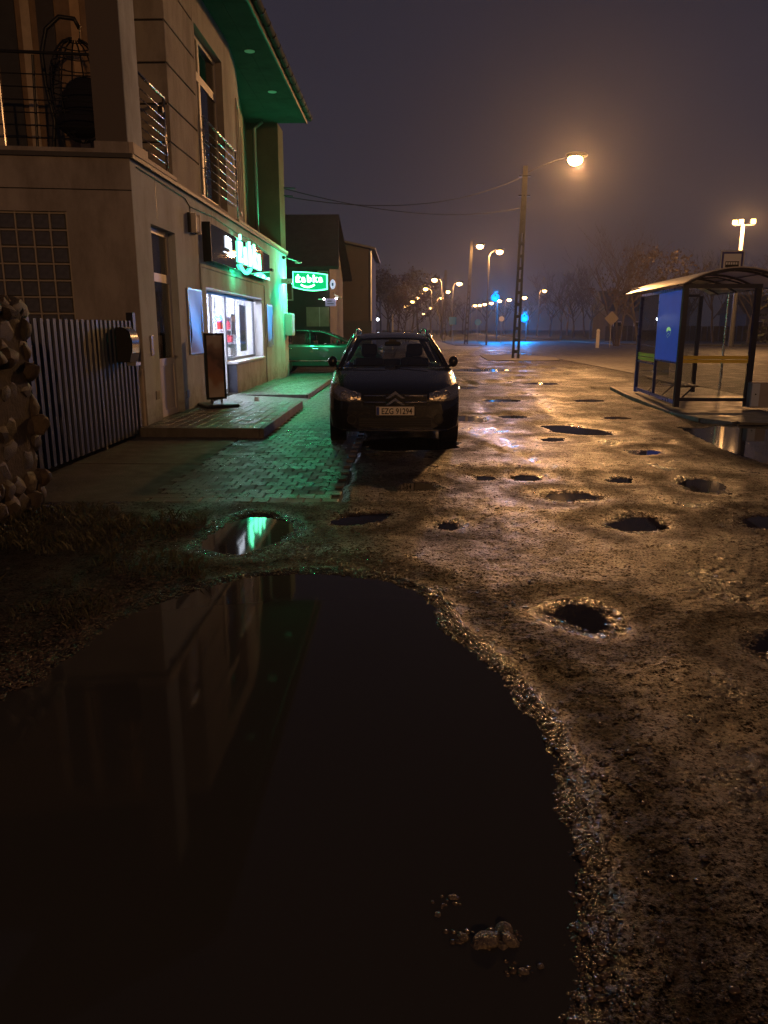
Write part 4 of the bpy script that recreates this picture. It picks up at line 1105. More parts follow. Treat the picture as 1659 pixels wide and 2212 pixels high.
# ---- gate
gt_ = thing('metal_gate', 'dark blue metal picket gate between the stone pillar and the shop', 'gate', (-4.05, 10.2, 0))
M_gate = mat('blue grey painted steel', (.026, .033, .062), .5, metal=.1, spec=.3, var=.08, vscale=3)
M_gate2 = mat('dark blue painted steel', (.016, .018, .028), .4, metal=.3)
def leaf(y0, y1, n):
    wd = (y1 - y0) / n
    for k in range(n):
        yc = y0 + wd * (k + .5)
        m = MB()
        pr = [(-.047, -.012), (-.036, .010), (.036, .010), (.047, -.012), (.04, -.016), (-.04, -.016)]
        m.prism([(-4.03 + b, yc + a) for a, b in pr], .05, 1.71 + rnd.uniform(-.004, .004)); m.build('slat', M_gate, gt_)
        if k < n - 1:
            m = MB().box(-4.085, -4.06, yc + wd / 2 - .055, yc + wd / 2 + .055, .05, 1.68); m.build('slat', M_gate2, gt_)
leaf(8.45, 10.22, 11); leaf(10.34, 11.6, 8)
m = MB()
for z in (.25, 1.45): m.box(-4.13, -4.086, 8.42, 10.24, z - .03, z + .03); m.box(-4.13, -4.086, 10.32, 11.62, z - .03, z + .03)
m.build('rail', M_gate2, gt_)
MB().box(-4.10, -4.02, 10.245, 10.31, 0, 1.71).build('post', M_gate2, gt_)
MB().box(-4.11, -4.01, 11.63, 11.74, -.05, 1.83).build('post', M_dark, gt_)
MB().box(-4.11, -4.03, 8.33, 8.42, -.05, 1.74).build('post', M_gate2, gt_)
one('boundary_pipe', MB().tube([(-4.0, 11.83, 0), (-4.0, 11.84, 1.0)], .018, 8), M_ledge, 'thin pale pipe at the foot of the building corner by the gate', 'pipe')
mbx = thing('mailbox', 'rounded black mailbox with shiny lid hung on the gate', 'mailbox', (-4.0, 11.05, 1.4))
pr = [(0, 0), (.17, 0), (.20, .12), (.205, .30), (.17, .42), (.10, .475), (0, .475)]
m = MB(); m.prism([(x, z) for x, z in pr], 0, .34, Matrix(((1, 0, 0, -4.0), (0, 0, 1, 10.86), (0, 1, 0, 1.14), (0, 0, 0, 1)))); m.build('body', M_black, mbx)
m = MB(); m.grid([[(-4.0 + x + .006, y, 1.14 + z) for x, z in [(.175, .10), (.204, .14), (.211, .30), (.175, .425), (.10, .482)]] for y in (10.88, 11.18)]); m.build('door', mat('polished lid', (.65, .63, .62), .12, metal=.9), mbx, smooth=True)
MB().box(-3.90, -3.77, 10.93, 11.13, 1.09, 1.135).build('newspaper_holder', MATS['silver frame'], mbx)

# ---- fieldstone gate pillar
sp = thing('stone_pillar', 'rounded fieldstone gate pillar at the near end of the gate', 'pillar', (-3.8, 6.4, 0))
M_mort = mat('brown mortar', (.06, .045, .03), .9, var=.3, vscale=12, bump=.8, bscale=30)
MB().box(-4.28, -3.33, 5.88, 6.87, -.1, 1.78, bev=.06).build('core', M_mort, sp)
stm = []
for k in range(9):
    me = MB().bm(facet_stone(k + 7)).mesh('stone', True)
    c = [(.075,.055,.035),(.055,.04,.027),(.085,.064,.043),(.05,.039,.029),(.068,.048,.031),(.078,.058,.038),(.04,.033,.026),(.066,.05,.033),(.058,.046,.037)][k]
    me.set_sharp_from_angle(angle=R(24)); me.materials.append(mat('fieldstone %d' % k, c, .62, var=.35, vscale=5, bump=.6, bscale=22)); stm.append(me)
def stone(x, y, z, sx, sy, sz):
    o = bpy.data.objects.new('stone', stm[rnd.randrange(9)]); link(o); o.parent = sp
    o.matrix_local = ORG[sp.name].inverted() @ Matrix.Translation((x, y, z)) @ Matrix.Rotation(rnd.uniform(-.5, .5), 4, 'X') @ Matrix.Diagonal((sx, sy, sz, 1))
z = .02
while z < 1.78:
    hh = rnd.uniform(.13, .21); y = 5.88 + rnd.uniform(0, .08)
    while y < 6.86:
        wd = rnd.uniform(.13, .24)
        stone(-3.412 + rnd.uniform(-.02, .02) + (.05 if z < .25 else 0), y + wd / 2, z + hh / 2 + rnd.uniform(-.02, .02), rnd.uniform(.085, .115), wd * .66, hh * .68)
        y += wd
    for yf, k in ((5.87, 0), (6.85, 1)):
        x = -4.28
        while x < -3.38:
            wd = rnd.uniform(.14, .24); stone(x + wd / 2, yf, z + hh / 2, wd * .66, rnd.uniform(.06, .09), hh * .56); x += wd
    z += hh * .93
for i in range(5):
    for j in range(5): stone(-4.2 + .2 * i + rnd.uniform(-.03, .03), 5.95 + .2 * j + rnd.uniform(-.03, .03), 1.77 + rnd.uniform(-.02, .02), .12, .12, .08)
for j in range(3): stone(-3.30, 6.0 + .2 * j, 1.36, .12, .11, .07)

# ================================================================== CARS
def car_paint(name, col, rough):
    m = mat(name, col, rough, coat=.8, spec=.5, bump=.12, bscale=260); return m
M_tyre = mat('tyre rubber', (.018, .018, .018), .75, bump=.4, bscale=60)
M_rim = mat('alloy', (.40, .40, .41), .3, metal=.9)
M_chrome = mat('chrome', (.62, .62, .63), .12, metal=1.0)
M_plastic = mat('black plastic', (.012, .012, .013), .5)
M_refl = mat('lamp reflector', (.62, .56, .46), .22, metal=.85, bump=.8, bscale=26)
M_trim = mat('dark cabin', (.014, .014, .016), .75)
GL_car = glass('car glass', (.62, .66, .68), 1.0, .006)
def make_car(name, label, paint, loc, rz, estate=True, plate=None, emblem=False, rail=True):
    c = thing(name, label, 'car', loc, rz)
    def bl(mb, nm, m, par=None, **k): return mb.build(nm, m, par or c, local=True, **k)
    #        y     wl   zb   wm   zs    ws   we   ze    zc
    T = [(.00, .60, .28, .66, .645, .62, .50, .68, .70), (.02, .68, .26, .73, .68, .69, .56, .715, .735), (.06, .77, .245, .81, .73, .775, .62, .765, .785),
         (.16, .86, .24, .888, .79, .85, .68, .825, .845), (.40, .90, .235, .925, .87, .89, .72, .905, .925), (.80, .905, .23, .93, .955, .895, .74, .985, 1.005),
         (1.12, .905, .23, .93, 1.015, .89, .76, 1.045, 1.065)]
    rows = []
    def half(a): return a + [(-x, y, z) for x, y, z in a[::-1][1:]]
    for y, wl, zb, wm, zs, ws, we, ze, zc in T:
        rows.append(half([(wl * .86, y, zb), (wl, y, zb + .05), (wm, y, .50), (wm * .998, y, zs - .13), (ws + .012, y, zs - .035), (ws - .02, y, zs), (we, y, ze), (we * .5, y, zc - .008), (0, y, zc)]))
    for y, k in ((1.24, 1), (1.30, 1), (2.5, 1.005), (3.7, 1.0), (4.4, .985)):
        zb = .23
        inner = [(.80 * k, y, 1.03), (.76 * k, y, .60), (0, y, .58)] if y > 1.25 else [(.79, y, 1.055), (.5, y, 1.075), (0, y, 1.085)]
        rows.append(half([(.78 * k, y, zb), (.905 * k, y, zb + .05), (.93 * k, y, .50), (.93 * k, y, .90), (.90 * k, y, 1.0), (.87 * k, y, 1.04)] + inner))
    for y, k in ((4.62, .95), (4.72, .88)):
        rows.append(half([(.78 * k, y, .3), (.90 * k, y, .34), (.93 * k, y, .50), (.93 * k, y, .86), (.90 * k, y, .95), (.86 * k, y, .99), (.80 * k, y, .98), (.5, y, .96), (0, y, .95)]))
    mb = MB(); mb.grid([r[::-1] for r in rows])
    mb.add(rows[0], [tuple(range(len(rows[0])))]); mb.add(rows[-1], [tuple(range(len(rows[-1])))])
    bl(mb, 'body', paint, smooth=True, angle=38)
    # roof and pillars
    rr = []
    for y, w, z in ((2.12, .56, 1.475), (2.3, .59, 1.515), (2.7, .605, 1.55), (3.4, .60, 1.555), (4.1, .58, 1.53), (4.42, .555, 1.49)):
        rr.append([(-w, y, z - .035), (-w * .93, y, z - .008), (-w * .6, y, z + .008), (0, y, z + .015), (w * .6, y, z + .008), (w * .93, y, z - .008), (w, y, z - .035)])
    m2 = MB(); m2.grid(rr); m2.grid([[(x, y, z - .03) for x, y, z in r[::-1]] for r in rr]); bl(m2, 'roof', paint, smooth=True)
    for s in (-1, 1):
        p = MB(); p.tube([(s * .815, 1.16, 1.045), (s * .72, 1.62, 1.27), (s * .615, 2.10, 1.455), (s * .615, 2.3, 1.49), (s * .63, 2.8, 1.525), (s * .625, 3.5, 1.53), (s * .60, 4.2, 1.50), (s * .57, 4.44, 1.465)], [.03, .034, .036, .034, .032, .032, .034, .04], 8)
        p.tube([(s * .87, 2.62, 1.03), (s * .64, 2.66, 1.52)], .035, 8); p.tube([(s * .87, 3.55, 1.03), (s * .635, 3.5, 1.525)], .03, 8); p.tube([(s * .84, 4.60, 1.0), (s * .57, 4.44, 1.47)], .055, 8)
        bl(p, 'pillar', paint, smooth=True)
        for y0, y1, t0, t1 in ((1.35, 2.58, 2.12, 2.62), (2.66, 3.5, 2.70, 3.45), (3.6, 4.5, 3.55, 4.36)):
            g = MB(); g.add([(s * .875, y0, 1.04), (s * .875, y1, 1.04), (s * .625, t1, 1.49), (s * .625, t0, 1.455 if y0 < 2 else 1.49)], [(0, 1, 2, 3)]); bl(g, 'side_window', GL_car)
        mi = MB().ell((s * .945, 1.62, 1.13), .075, .055, .085, 14, 8).tube([(s * .86, 1.60, 1.05), (s * .93, 1.62, 1.09)], .022, 6); bl(mi, 'wing_mirror', paint, smooth=True)
        st = MB().box(min(s * .926, s * .942), max(s * .926, s * .942), 1.35, 3.6, .44, .475); bl(st, 'side_moulding', M_chrome)
        hd = MB()
        for y in (2.42, 3.40): hd.box(min(s * .92, s * .955), max(s * .92, s * .955), y - .11, y + .11, .865, .895, bev=.01)
        bl(hd, 'door_handle', M_chrome)
        sm = MB()
        for y in (1.32, 2.58, 3.56): sm.box(min(s * .9255, s * .9325), max(s * .9255, s * .9325), y - .004, y + .004, .34, .93)
        bl(sm, 'door_seam', M_plastic)
    # windscreen, bowed
    def screen(y0, z0, w0, y1, z1, w1, bow):
        return [[((-1 + 2 * i / 8) * (w0 + (w1 - w0) * t), y0 + (y1 - y0) * t - bow * (1 - (1 - 2 * i / 8) ** 2), z0 + (z1 - z0) * t) for i in range(9)] for t in (0, .33, .66, 1)]
    bl(MB().grid(screen(1.19, 1.06, .80, 2.12, 1.475, .60, .09)), 'windscreen', GL_car, smooth=True)
    bl(MB().grid(screen(4.66, 1.0, .72, 4.44, 1.46, .54, -.05)), 'rear_window', GL_car, smooth=True)
    wp = MB()
    for x in (-.62, .02): wp.tube([(x, 1.13, 1.085), (x + .5, 1.10, 1.10)], .008, 5)
    bl(wp, 'wiper', M_plastic)
    # cabin
    cb = MB().box(-.76, .76, 1.22, 1.75, .60, .985, bev=.06); bl(cb, 'dashboard', M_trim)
    for s in (-1, 1):
        se = MB().box(s * .38 - .24, s * .38 + .24, 2.50, 2.64, .60, 1.16, bev=.05); so = bl(se, 'seat', M_trim, smooth=True)
        bl(MB().box(s * .38 - .135, s * .38 + .135, 2.52, 2.63, 1.18, 1.385, bev=.05), 'headrest', M_trim, so, smooth=True)
        bl(MB().box(s * .38 - .12, s * .38 + .12, 3.50, 3.60, 1.12, 1.24, bev=.03), 'headrest', M_trim, so, smooth=True)
    bl(MB().box(-.68, .68, 3.50, 3.62, .60, 1.10, bev=.05), 'rear_bench', M_trim)
    bl(MB().tube([(.38 + .19 * math.cos(a), 1.86 + .06 * math.sin(a), 1.02 + .17 * math.sin(a)) for a in [2 * math.pi * k / 20 for k in range(21)]], .016, 6), 'steering_wheel', M_trim, smooth=True)
    bl(MB().box(-.13, .13, 1.86, 1.90, 1.36, 1.43, bev=.02).box(-.06, .06, 1.90, 2.03, 1.41, 1.46), 'rear_view_mirror', M_plastic)
    # wheels
    for s in (-1, 1):
        for y in (.93, 3.68):
            bl(MB().tube([(s * .70, y, .335), (s * .9315, y, .335)], .40, 28), 'wheel_arch', M_plastic)
            w = MB(); pr = [(.70, .22), (.70, .30), (.73, .335), (.90, .335), (.935, .30), (.938, .21)]
            rws = [[(s * x, y + r * math.cos(a), .335 + r * math.sin(a)) for a in [2 * math.pi * k / 28 for k in range(28)]] for x, r in pr]
            w.grid(rws, close=True); ty = bl(w, 'tyre', M_tyre, smooth=True)
            rm = MB().tube([(s * .80, y, .335), (s * .925, y, .335)], .215, 24)
            for k in range(5):
                a = 2 * math.pi * k / 5
                rm.tube([(s * .934, y, .335), (s * .93, y + .20 * math.cos(a), .335 + .20 * math.sin(a))], .025, 5)
            bl(rm, 'rim', M_rim, ty)
    # front face
    yx = lambda x: float(np.interp(abs(x), [0, .45, .66, .73, .81, .888, .93], [-.012, -.004, .0, .02, .06, .16, .42]))
    for s in (-1, 1):
        P = [(.47, .665), (.47, .755), (.60, .80), (.74, .865), (.845, .93), (.90, .90), (.885, .74), (.80, .68), (.62, .655)]
        zt = lambda x: float(np.interp(x, [.47, .60, .74, .845, .885], [.765, .80, .855, .895, .88])); zb_ = lambda x: float(np.interp(x, [.47, .62, .80, .885], [.665, .655, .672, .72]))
        xs_ = [.47 + (.885 - .47) * i / 9 for i in range(10)]
        top = [(s * x, yx(x) + .05 + .12 * max(0, x - .6), zt(x)) for x in xs_]; mid = [(s * x, yx(x) - .012, zt(x) * .55 + zb_(x) * .45) for x in xs_]; bot = [(s * x, yx(x) - .006, zb_(x)) for x in xs_]
        h = MB().grid([bot, mid, top]); hl = bl(h, 'headlight', M_refl, smooth=True)
        gl = MB().grid([[(x, y - .018, z) for x, y, z in r] for r in (bot, mid, top)]); bl(gl, 'lens', glass('lamp lens', (.9, .9, .9)), hl, smooth=True)
        for x, r_ in ((.575, .062), (.70, .055)):
            yy = yx(x) - .002; zz = .735 if x < .6 else .75
            bl(MB().tube([(s * x + r_ * math.cos(a), yy - .006, zz + r_ * math.sin(a)) for a in [2 * math.pi * k / 18 for k in range(19)]], .009, 6).ell((s * x, yy + .004, zz), r_ * .5, .02, r_ * .5, 10, 6), 'lamp_bowl', M_chrome, hl, smooth=True)
        fg = MB().tube([(s * .60, yx(.6) - .004, .41), (s * .60, yx(.6) + .03, .41)], .055, 16); bl(fg, 'fog_lamp', mat('smoked fog lamp', (.03, .03, .03), .12))
        bl(MB().tube([(s * .60 + .062 * math.cos(a), yx(.6) - .006, .41 + .062 * math.sin(a)) for a in [2 * math.pi * k / 16 for k in range(17)]], .008, 5), 'fog_lamp_ring', M_plastic)
    gr = MB()
    gr.grid([[(-.44 + .88 * i / 8, yx(-.44 + .88 * i / 8) - .004, z) for i in range(9)] for z in (.60, .69, .755)]); bl(gr, 'grille', mat('grille black', (.005, .005, .006), .25))
    gr = MB(); gr.grid([[(-.50 + 1.0 * i / 8, yx(-.5 + 1.0 * i / 8) - .006, z) for i in range(9)] for z in (.315, .37, .43)]); bl(gr, 'air_intake', M_plastic)
    for k in range(3): bl(MB().tube([(-.49 + .98 * i / 8, yx(-.49 + .98 * i / 8) - .012, .335 + .035 * k) for i in range(9)], .006, 5), 'intake_slat', mat('grille slat', (.05, .05, .05), .35))
    bl(MB().tube([(-.72 + 1.44 * i / 12, yx(-.72 + 1.44 * i / 12) - .012, .262) for i in range(13)], .018, 6), 'lower_lip', paint, smooth=True)
    for z in (.648, .735):
        for s in (-1, 1):
            bl(MB().tube([(s * (.13 + .30 * i / 5), yx(.13 + .30 * i / 5) - .018, z) for i in range(6)], .0085, 6), 'grille_bar', M_chrome, smooth=True)
    if emblem:
        for z in (.785, .695):
            P = [(-.135, -.085), (-.09, -.085), (0, -.03), (.09, -.085), (.135, -.085), (0, .012)]
            bl(MB().prism(P, 0, .02, Matrix(((1, 0, 0, 0), (0, 0, -1, -.018), (0, 1, 0, z), (0, 0, 0, 1)))), 'emblem_chevron', M_chrome)
    if plate:
        pl = MB().box(-.262, .262, -.048, -.028, .472, .588, bev=.004); po = bl(pl, 'number_plate', mat('plate white', (.86, .80, .68), .35))
        bl(MB().box(-.258, -.218, -.0495, -.0478, .476, .584), 'euro_band', mat('plate blue', (.02, .05, .28), .4), po)
        tm = text_mb(plate, .112, .001, Matrix(((.80, 0, 0, .022), (0, 0, -1, -.0505), (0, 1, 0, .490), (0, 0, 0, 1))), .0018, 1.02); bl(tm, 'plate_lettering', mat('plate ink', (.012, .012, .012), .5), po)
        bl(MB().box(-.275, .275, -.030, .02, .462, .598), 'plate_holder', M_plastic)
    if rail:
        for s in (-1, 1):
            bl(MB().tube([(s * .565, 2.42, 1.51), (s * .575, 2.52, 1.585), (s * .58, 2.75, 1.612), (s * .58, 3.6, 1.618), (s * .56, 4.1, 1.59), (s * .55, 4.25, 1.52)], [.026, .024, .019, .019, .022, .024], 8), 'roof_rail', M_chrome, smooth=True)
    bl(MB().tube([(0, 4.1, 1.54), (0, 4.35, 1.85)], .004, 5), 'aerial', M_plastic)
    return c
p = PY(853.5, 882, 10.62)
make_car('parked_car', 'black estate car parked nose on with silver roof rails and yellowish number plate', car_paint('black car paint', (.010, .010, .012), .22), (p.x, 10.64, -.03), R(1.9), plate='EZG 91294', emblem=True)
make_car('parked_car', 'dark green car side on behind the shop corner lit by the hanging sign', car_paint('green car paint', (.015, .045, .04), .2), (-.80, 29.5, .0), R(90), rail=False)

# ================================================================== BUS SHELTER
M_blue = mat('blue enamel frame', (.06, .10, .40), .32, metal=.2, rvar=.1)
M_navy = mat('navy enamel frame', (.012, .014, .035), .35, metal=.2)
GL_sh = glass('shelter glass', (.80, .82, .83), .9)
NL, NR, FL = Vector((5.52, 15.85, 0)), Vector((6.93, 15.85, 0)), Vector((5.84, 19.75, 0))
FR = FL + (NR - NL); FR = Vector((7.22, 19.62, 0)); ML = NL.lerp(FL, .52)
sh = thing('bus_shelter', 'blue glazed bus shelter with arched roof beside the road', 'bus shelter', tuple(NL))
ZT = 2.42
def post(p, m, s=.04): return MB().box(p.x - s, p.x + s, p.y - s, p.y + s, .056, ZT - .051).build('post', m, sh)
post(NL, M_navy, .05); post(NR, M_navy, .05); post(FL, M_blue); post(FR, M_navy); 
ax = (FL - NL).normalized(); ay = Vector((ax.y, -ax.x, 0))
ML_ = Matrix(((ax.x, ay.x, 0, NL.x), (ax.y, ay.y, 0, NL.y), (0, 0, 1, 0), (0, 0, 0, 1)))        # u along the left wall, w to the right
LL = (FL - NL).length; u_m = 2.02
def rail_(u0, u1, z0, z1, m, w=.025, nm='rail'): return MB().box(u0, u1, -w, w, z0, z1, ML_).build(nm, m, sh)
rail_(u_m - .03, u_m + .03, .17, ZT - .07, M_blue, .03, 'post')
rail_(.055, LL - .045, .10, .17, M_blue); rail_(.055, LL - .045, ZT - .07, ZT - .01, M_blue)
rail_(u_m + .035, LL - .045, .80, .83, M_blue, .018); rail_(.055, u_m - .035, .90, .94, M_blue, .022)
MB().box(u_m + .04, LL - .05, -.006, .006, .84, ZT - .08, ML_).build('glass_pane', GL_sh, sh)
MB().box(u_m + .04, LL - .05, -.006, .006, .18, .79, ML_).build('glass_pane', GL_sh, sh)
MB().box(.06, u_m - .04, -.006, .006, .18, .89, ML_).build('glass_pane', GL_sh, sh)
M_ylw = mat('yellow safety strip', (.88, .80, .12), .45)
for z in (.86, .955): MB().box(u_m + .04, LL - .05, -.011, -.007, z, z + .08, ML_).build('safety_strip', M_ylw, sh)
pz = MB().box(.06, u_m - .04, -.035, .02, .945, ZT - .075, ML_).build('poster_case', mat('blue poster', (.018, .075, .42), .16, var=.25, vscale=.9, emit=(.008, .05, .30), estr=.48), sh)  # weak glow put into the poster colour to brighten it
yq = text_mb('9', .34, .001, ML_ @ Matrix(((-1.9, 0, 0, .93), (0, 0, -1, -.0375), (0, .75, 0, 1.44), (0, 0, 0, 1))), .022)
yq.build('poster_emblem', mat('lime print', (.50, .80, .25), .5, emit=(.3, .6, .2), estr=.6), pz)  # glow put into the print as well
# near end
def nbox(x0, x1, z0, z1, m, nm, d=.03): return MB().box(x0, x1, 15.85 - d, 15.85 + d, z0, z1).build(nm, m, sh)
nbox(NL.x - .06, NR.x + .06, ZT - .05, ZT + .03, M_navy, 'beam', .05); nbox(NL.x + .055, NR.x - .055, .17, .24, M_navy, 'rail')
nbox(NL.x + .06, NR.x - .06, .28, ZT - .08, GL_sh, 'glass_pane', .006)
M_or = mat('lamp tinted safety strip', (.90, .66, .06), .45)  # same strip as the yellow one, orange lamp light painted into it
for z in (.93, 1.005): MB().box(NL.x + .06, NR.x - .06, 15.836, 15.842, z, z + .065).build('safety_strip', M_or, sh)
fx = (FR - FL).normalized(); MFa = Matrix(((fx.x, -fx.y, 0, FL.x), (fx.y, fx.x, 0, FL.y), (0, 0, 1, 0), (0, 0, 0, 1)))
MB().box(.045, (FR - FL).length - .045, -.03, .03, ZT - .07, ZT - .01, MFa).build('beam', M_navy, sh)
MB().box(.05, (FR - FL).length - .05, -.006, .006, .28, ZT - .08, MFa).build('glass_pane', GL_sh, sh)
MB().box((FR - FL).length * .35, (FR - FL).length * .35 + .28, -.02, -.008, .48, .95, MFa).build('timetable', mat('pale green notice', (.50, .58, .36), .5), sh)
# arched roof: bows across, sheet between
def arch(y, off=0.0, n=16, x0=5.34, x1=7.44):
    t = (y - 15.45) / 4.9; sx = .25 * t
    return [(x0 + sx + (x1 - x0) * k / n, y, ZT + .03 + off + .30 * (1 - (2 * k / n - 1) ** 2)) for k in range(n + 1)]
rows = [arch(15.45 + 4.9 * i / 6) for i in range(7)]
m = MB(); m.grid(rows); m.grid([[(x, y, z - .018) for x, y, z in r[::-1]] for r in rows])
for r_ in (rows[0], rows[-1]): m.grid([r_, [(x, y, z - .018) for x, y, z in r_]])
m.build('roof_sheet', mat('opal roof sheet', (.62, .56, .50), .35), sh, smooth=True)
for y in (15.47, 15.85, 17.2, 18.5, 19.7):
    MB().tube([(x, yy, z - .045) for x, yy, z in arch(y)], .024, 6).build('roof_bow', M_navy, sh, smooth=True)
for y in (15.85, 19.7):
    MB().tube([(x, yy, z) for x, yy, z in [(5.34, y, ZT + .0), (5.7, y, ZT + .13), (6.1, y, ZT + .15), (6.5, y, ZT + .06), (6.7, y, ZT - .01)]], .016, 6).build('roof_bow', M_navy, sh, smooth=True)
for k in (0, 4, 8, 12, 16):
    MB().tube([(arch(15.47)[k][0], 15.47, arch(15.47)[k][2] - .04), (arch(20.3)[k][0], 20.3, arch(20.3)[k][2] - .04)], .014, 6).build('roof_purlin', M_navy, sh)
# bench
bn = thing('bench', 'narrow slatted bench inside the bus shelter', 'bench', (5.95, 17.8, 0))
Mb_ = ML_ @ Matrix.Translation((0, .12, 0))
for k in range(3): MB().box(.35, LL - .2, .02 + .13 * k, .13 + .13 * k, .43, .465, Mb_, bev=.006).build('slat', mat('bench wood', (.30, .23, .16), .5, var=.3, vscale=9), bn)
for u in (.6, 2.0, 3.4): MB().tube([Mb_ @ Vector((u, .02, .42)), Mb_ @ Vector((u, .38, .42))], .02, 6).tube([Mb_ @ Vector((u, .36, .41)), Mb_ @ Vector((u, .03, .08))], .018, 6).build('leg', M_navy, bn)
# bin beside the shelter
bi = thing('litter_bin', 'pale grey square litter bin beside the near corner of the shelter', 'litter bin', (7.05, 15.65, .055))
MB().box(6.90, 7.28, 15.62, 15.98, .06, .56, bev=.02).build('bin_body', mat('concrete bin', (.34, .31, .29), .6, var=.2, vscale=6), bi)
MB().box(6.91, 7.06, 15.598, 15.619, .09, .54).build('door', mat('pale blue bin door', (.55, .62, .72), .35, metal=.1), bi)
MB().cyl((6.985, 15.59, .33), (6.985, 15.60, .33), .015).build('lock', M_black, bi)
# bus stop sign
bs = thing('bus_stop_sign', 'square blue bordered bus stop sign with a bus pictogram above the shelter', 'sign', (8.2, 20.5, .05))
MB().tube([(8.26, 20.56, .05), (8.26, 20.56, 3.5)], .03, 10).build('pole', M_steel, bs)
MB().box(7.94, 8.52, 20.50, 20.53, 2.92, 3.50, bev=.004).build('sign_plate', mat('sign blue', (.05, .05, .26), .35), bs)
fr2 = MB(); 
fr2.box(7.935, 8.525, 20.490, 20.499, 3.475, 3.505); fr2.box(7.935, 8.525, 20.490, 20.499, 2.915, 2.945); fr2.box(7.935, 7.962, 20.490, 20.499, 2.945, 3.475); fr2.box(8.498, 8.525, 20.490, 20.499, 2.945, 3.475)
fr2.build('sign_rim', M_pvc, bs)
MB().box(8.015, 8.445, 20.488, 20.4985, 2.99, 3.425).build('sign_field', mat('sign white', (.88, .86, .82), .4), bs)
bp_ = MB(); bp_.box(8.06, 8.40, 20.482, 20.487, 3.10, 3.165); bp_.box(8.06, 8.40, 20.482, 20.487, 3.225, 3.245)
for x in (8.06, 8.12, 8.18, 8.24, 8.30, 8.36, 8.385): bp_.box(x, x + .012, 20.482, 20.487, 3.165, 3.225)
for x in (8.13, 8.33): bp_.cyl((x, 20.482, 3.095), (x, 20.487, 3.095), .03, 14)
bp_.build('bus_pictogram', M_black, bs)

# ================================================================== POLES, STREET LAMPS, WIRES
M_pole = mat('weathered concrete pole', (.11, .10, .09), .8, var=.2, vscale=3, bump=.4, bscale=30)
E_key = emitter('sodium lamp glow', (1.0, .60, .20), 22, False)
E_far = emitter('far lamp glow', (1.0, .56, .18), 18, False)
def concrete_pole(x, y, h, label, lean=0.0):
    t = thing('utility_pole', label, 'utility pole', (x, y, 0), group=None)
    mb = MB(); wb, wt = .17, .095
    # two chords with rungs between: the usual ladder-web pole
    top = x + lean
    def cx(z): return x + lean * z / h
    for s in (-1, 1):
        rows = []
        for z in (0, h * .55, h):
            k = wb + (wt - wb) * z / h; q = .055
            xx = cx(z) + s * (k - q / 2)
            rows.append([(xx - q, y - k * .8, z), (xx + q, y - k * .8, z), (xx + q, y + k * .8, z), (xx - q, y + k * .8, z)])
        mb.grid(rows, close=True); mb.add(rows[-1], [(0, 1, 2, 3)])
    n = int(h / .62)
    for i in range(n):
        z = .3 + i * (h - .5) / n; k = (wb + (wt - wb) * z / h)
        if i % 5 != 4: pass
        mb.box(cx(z) - k * .7, cx(z) + k * .7, y - k * .7, y + k * .7, z, z + (.16 if z < h * .66 else .6))
    mb.build('pole_shaft', M_pole, t)
    return t
def luminaire(t, p, ang, emi, watts, size=1.0, nm='lamp_head'):
    """cobra head lantern hung at p, its arm coming from direction ang"""
    M = Matrix.Translation(p) @ Matrix.Rotation(ang, 4, 'Z')
    h = MB(); h.ell((0, 0, .07 * size), .34 * size, .15 * size, .10 * size, 14, 8, M); o = h.build(nm, M_dark, t, smooth=True)
    g = MB(); g.ell((-.04 * size, 0, -.06 * size), .23 * size, .16 * size, .18 * size, 14, 8, M); g.build('lamp_glass', emi, o, smooth=True)
    lamp('lamp_light', tuple(Vector(p) + Vector((0, 0, -.20 * size))), SODIUM, watts, t, .16 * size)
p1 = concrete_pole(6.08, 43, 9.78, 'tall ladder web concrete pole on the muddy verge under the large street lamp', .14)
MB().tube([(6.2, 43, 9.4), (6.9, 43, 9.72), (7.8, 43, 10.05), (8.55, 43, 10.22)], .018, 6).build('lamp_arm', mat('arm paint', (.012, .011, .012), .9, spec=.05), p1)
luminaire(p1, (8.82, 43, 10.16), 0, E_key, KEY_LAMP_W, 1.7)
xa = MB()
for z in (9.25, 8.3): xa.box(5.9, 6.5, 42.92, 43.08, z, z + .07)
xa.build('crossarm', M_dark, p1)
p2 = concrete_pole(6.25, 80, 10.0, 'second concrete pole farther up the verge with a pale lit shaft', .35)
MB().tube([(6.58, 80, 9.4), (7.2, 79.9, 9.6)], .03, 6).build('lamp_arm', M_dark, p2)
luminaire(p2, (7.45, 79.8, 9.55), 0, E_far, FAR_LAMP_W, 1.5)
p3 = concrete_pole(4.75, 95, 8.3, 'third and farthest concrete pole half lost among the street lights', .1)
# wires from the near pole to the shop
wr = thing('overhead_wire', 'sagging dark wires slung from the near concrete pole to the shop corner', 'wire', (6.2, 43, 9.2))
def wire(a, b, sag, r=.014):
    a, b = Vector(a), Vector(b)
    return MB().tube([a.lerp(b, t) - Vector((0, 0, sag * 4 * t * (1 - t))) for t in [k / 16 for k in range(17)]], r, 5)
wire((6.15, 43, 9.28), (-3.98, 27.15, 5.86), .75).build('wire', mat('wire rubber', (.012, .011, .012), .9, spec=.05), wr)
wire((6.1, 43, 7.75), (-3.98, 27.15, 6.10), .55).build('wire', MATS['wire rubber'], wr)
MB().tube([(-4.0, 27.1, 6.12), (-3.6, 27.1, 6.1)], .02, 6).tube([(-4.0, 27.1, 5.88), (-3.7, 27.1, 5.86)], .02, 6).build('wire_bracket', M_dark, wr)

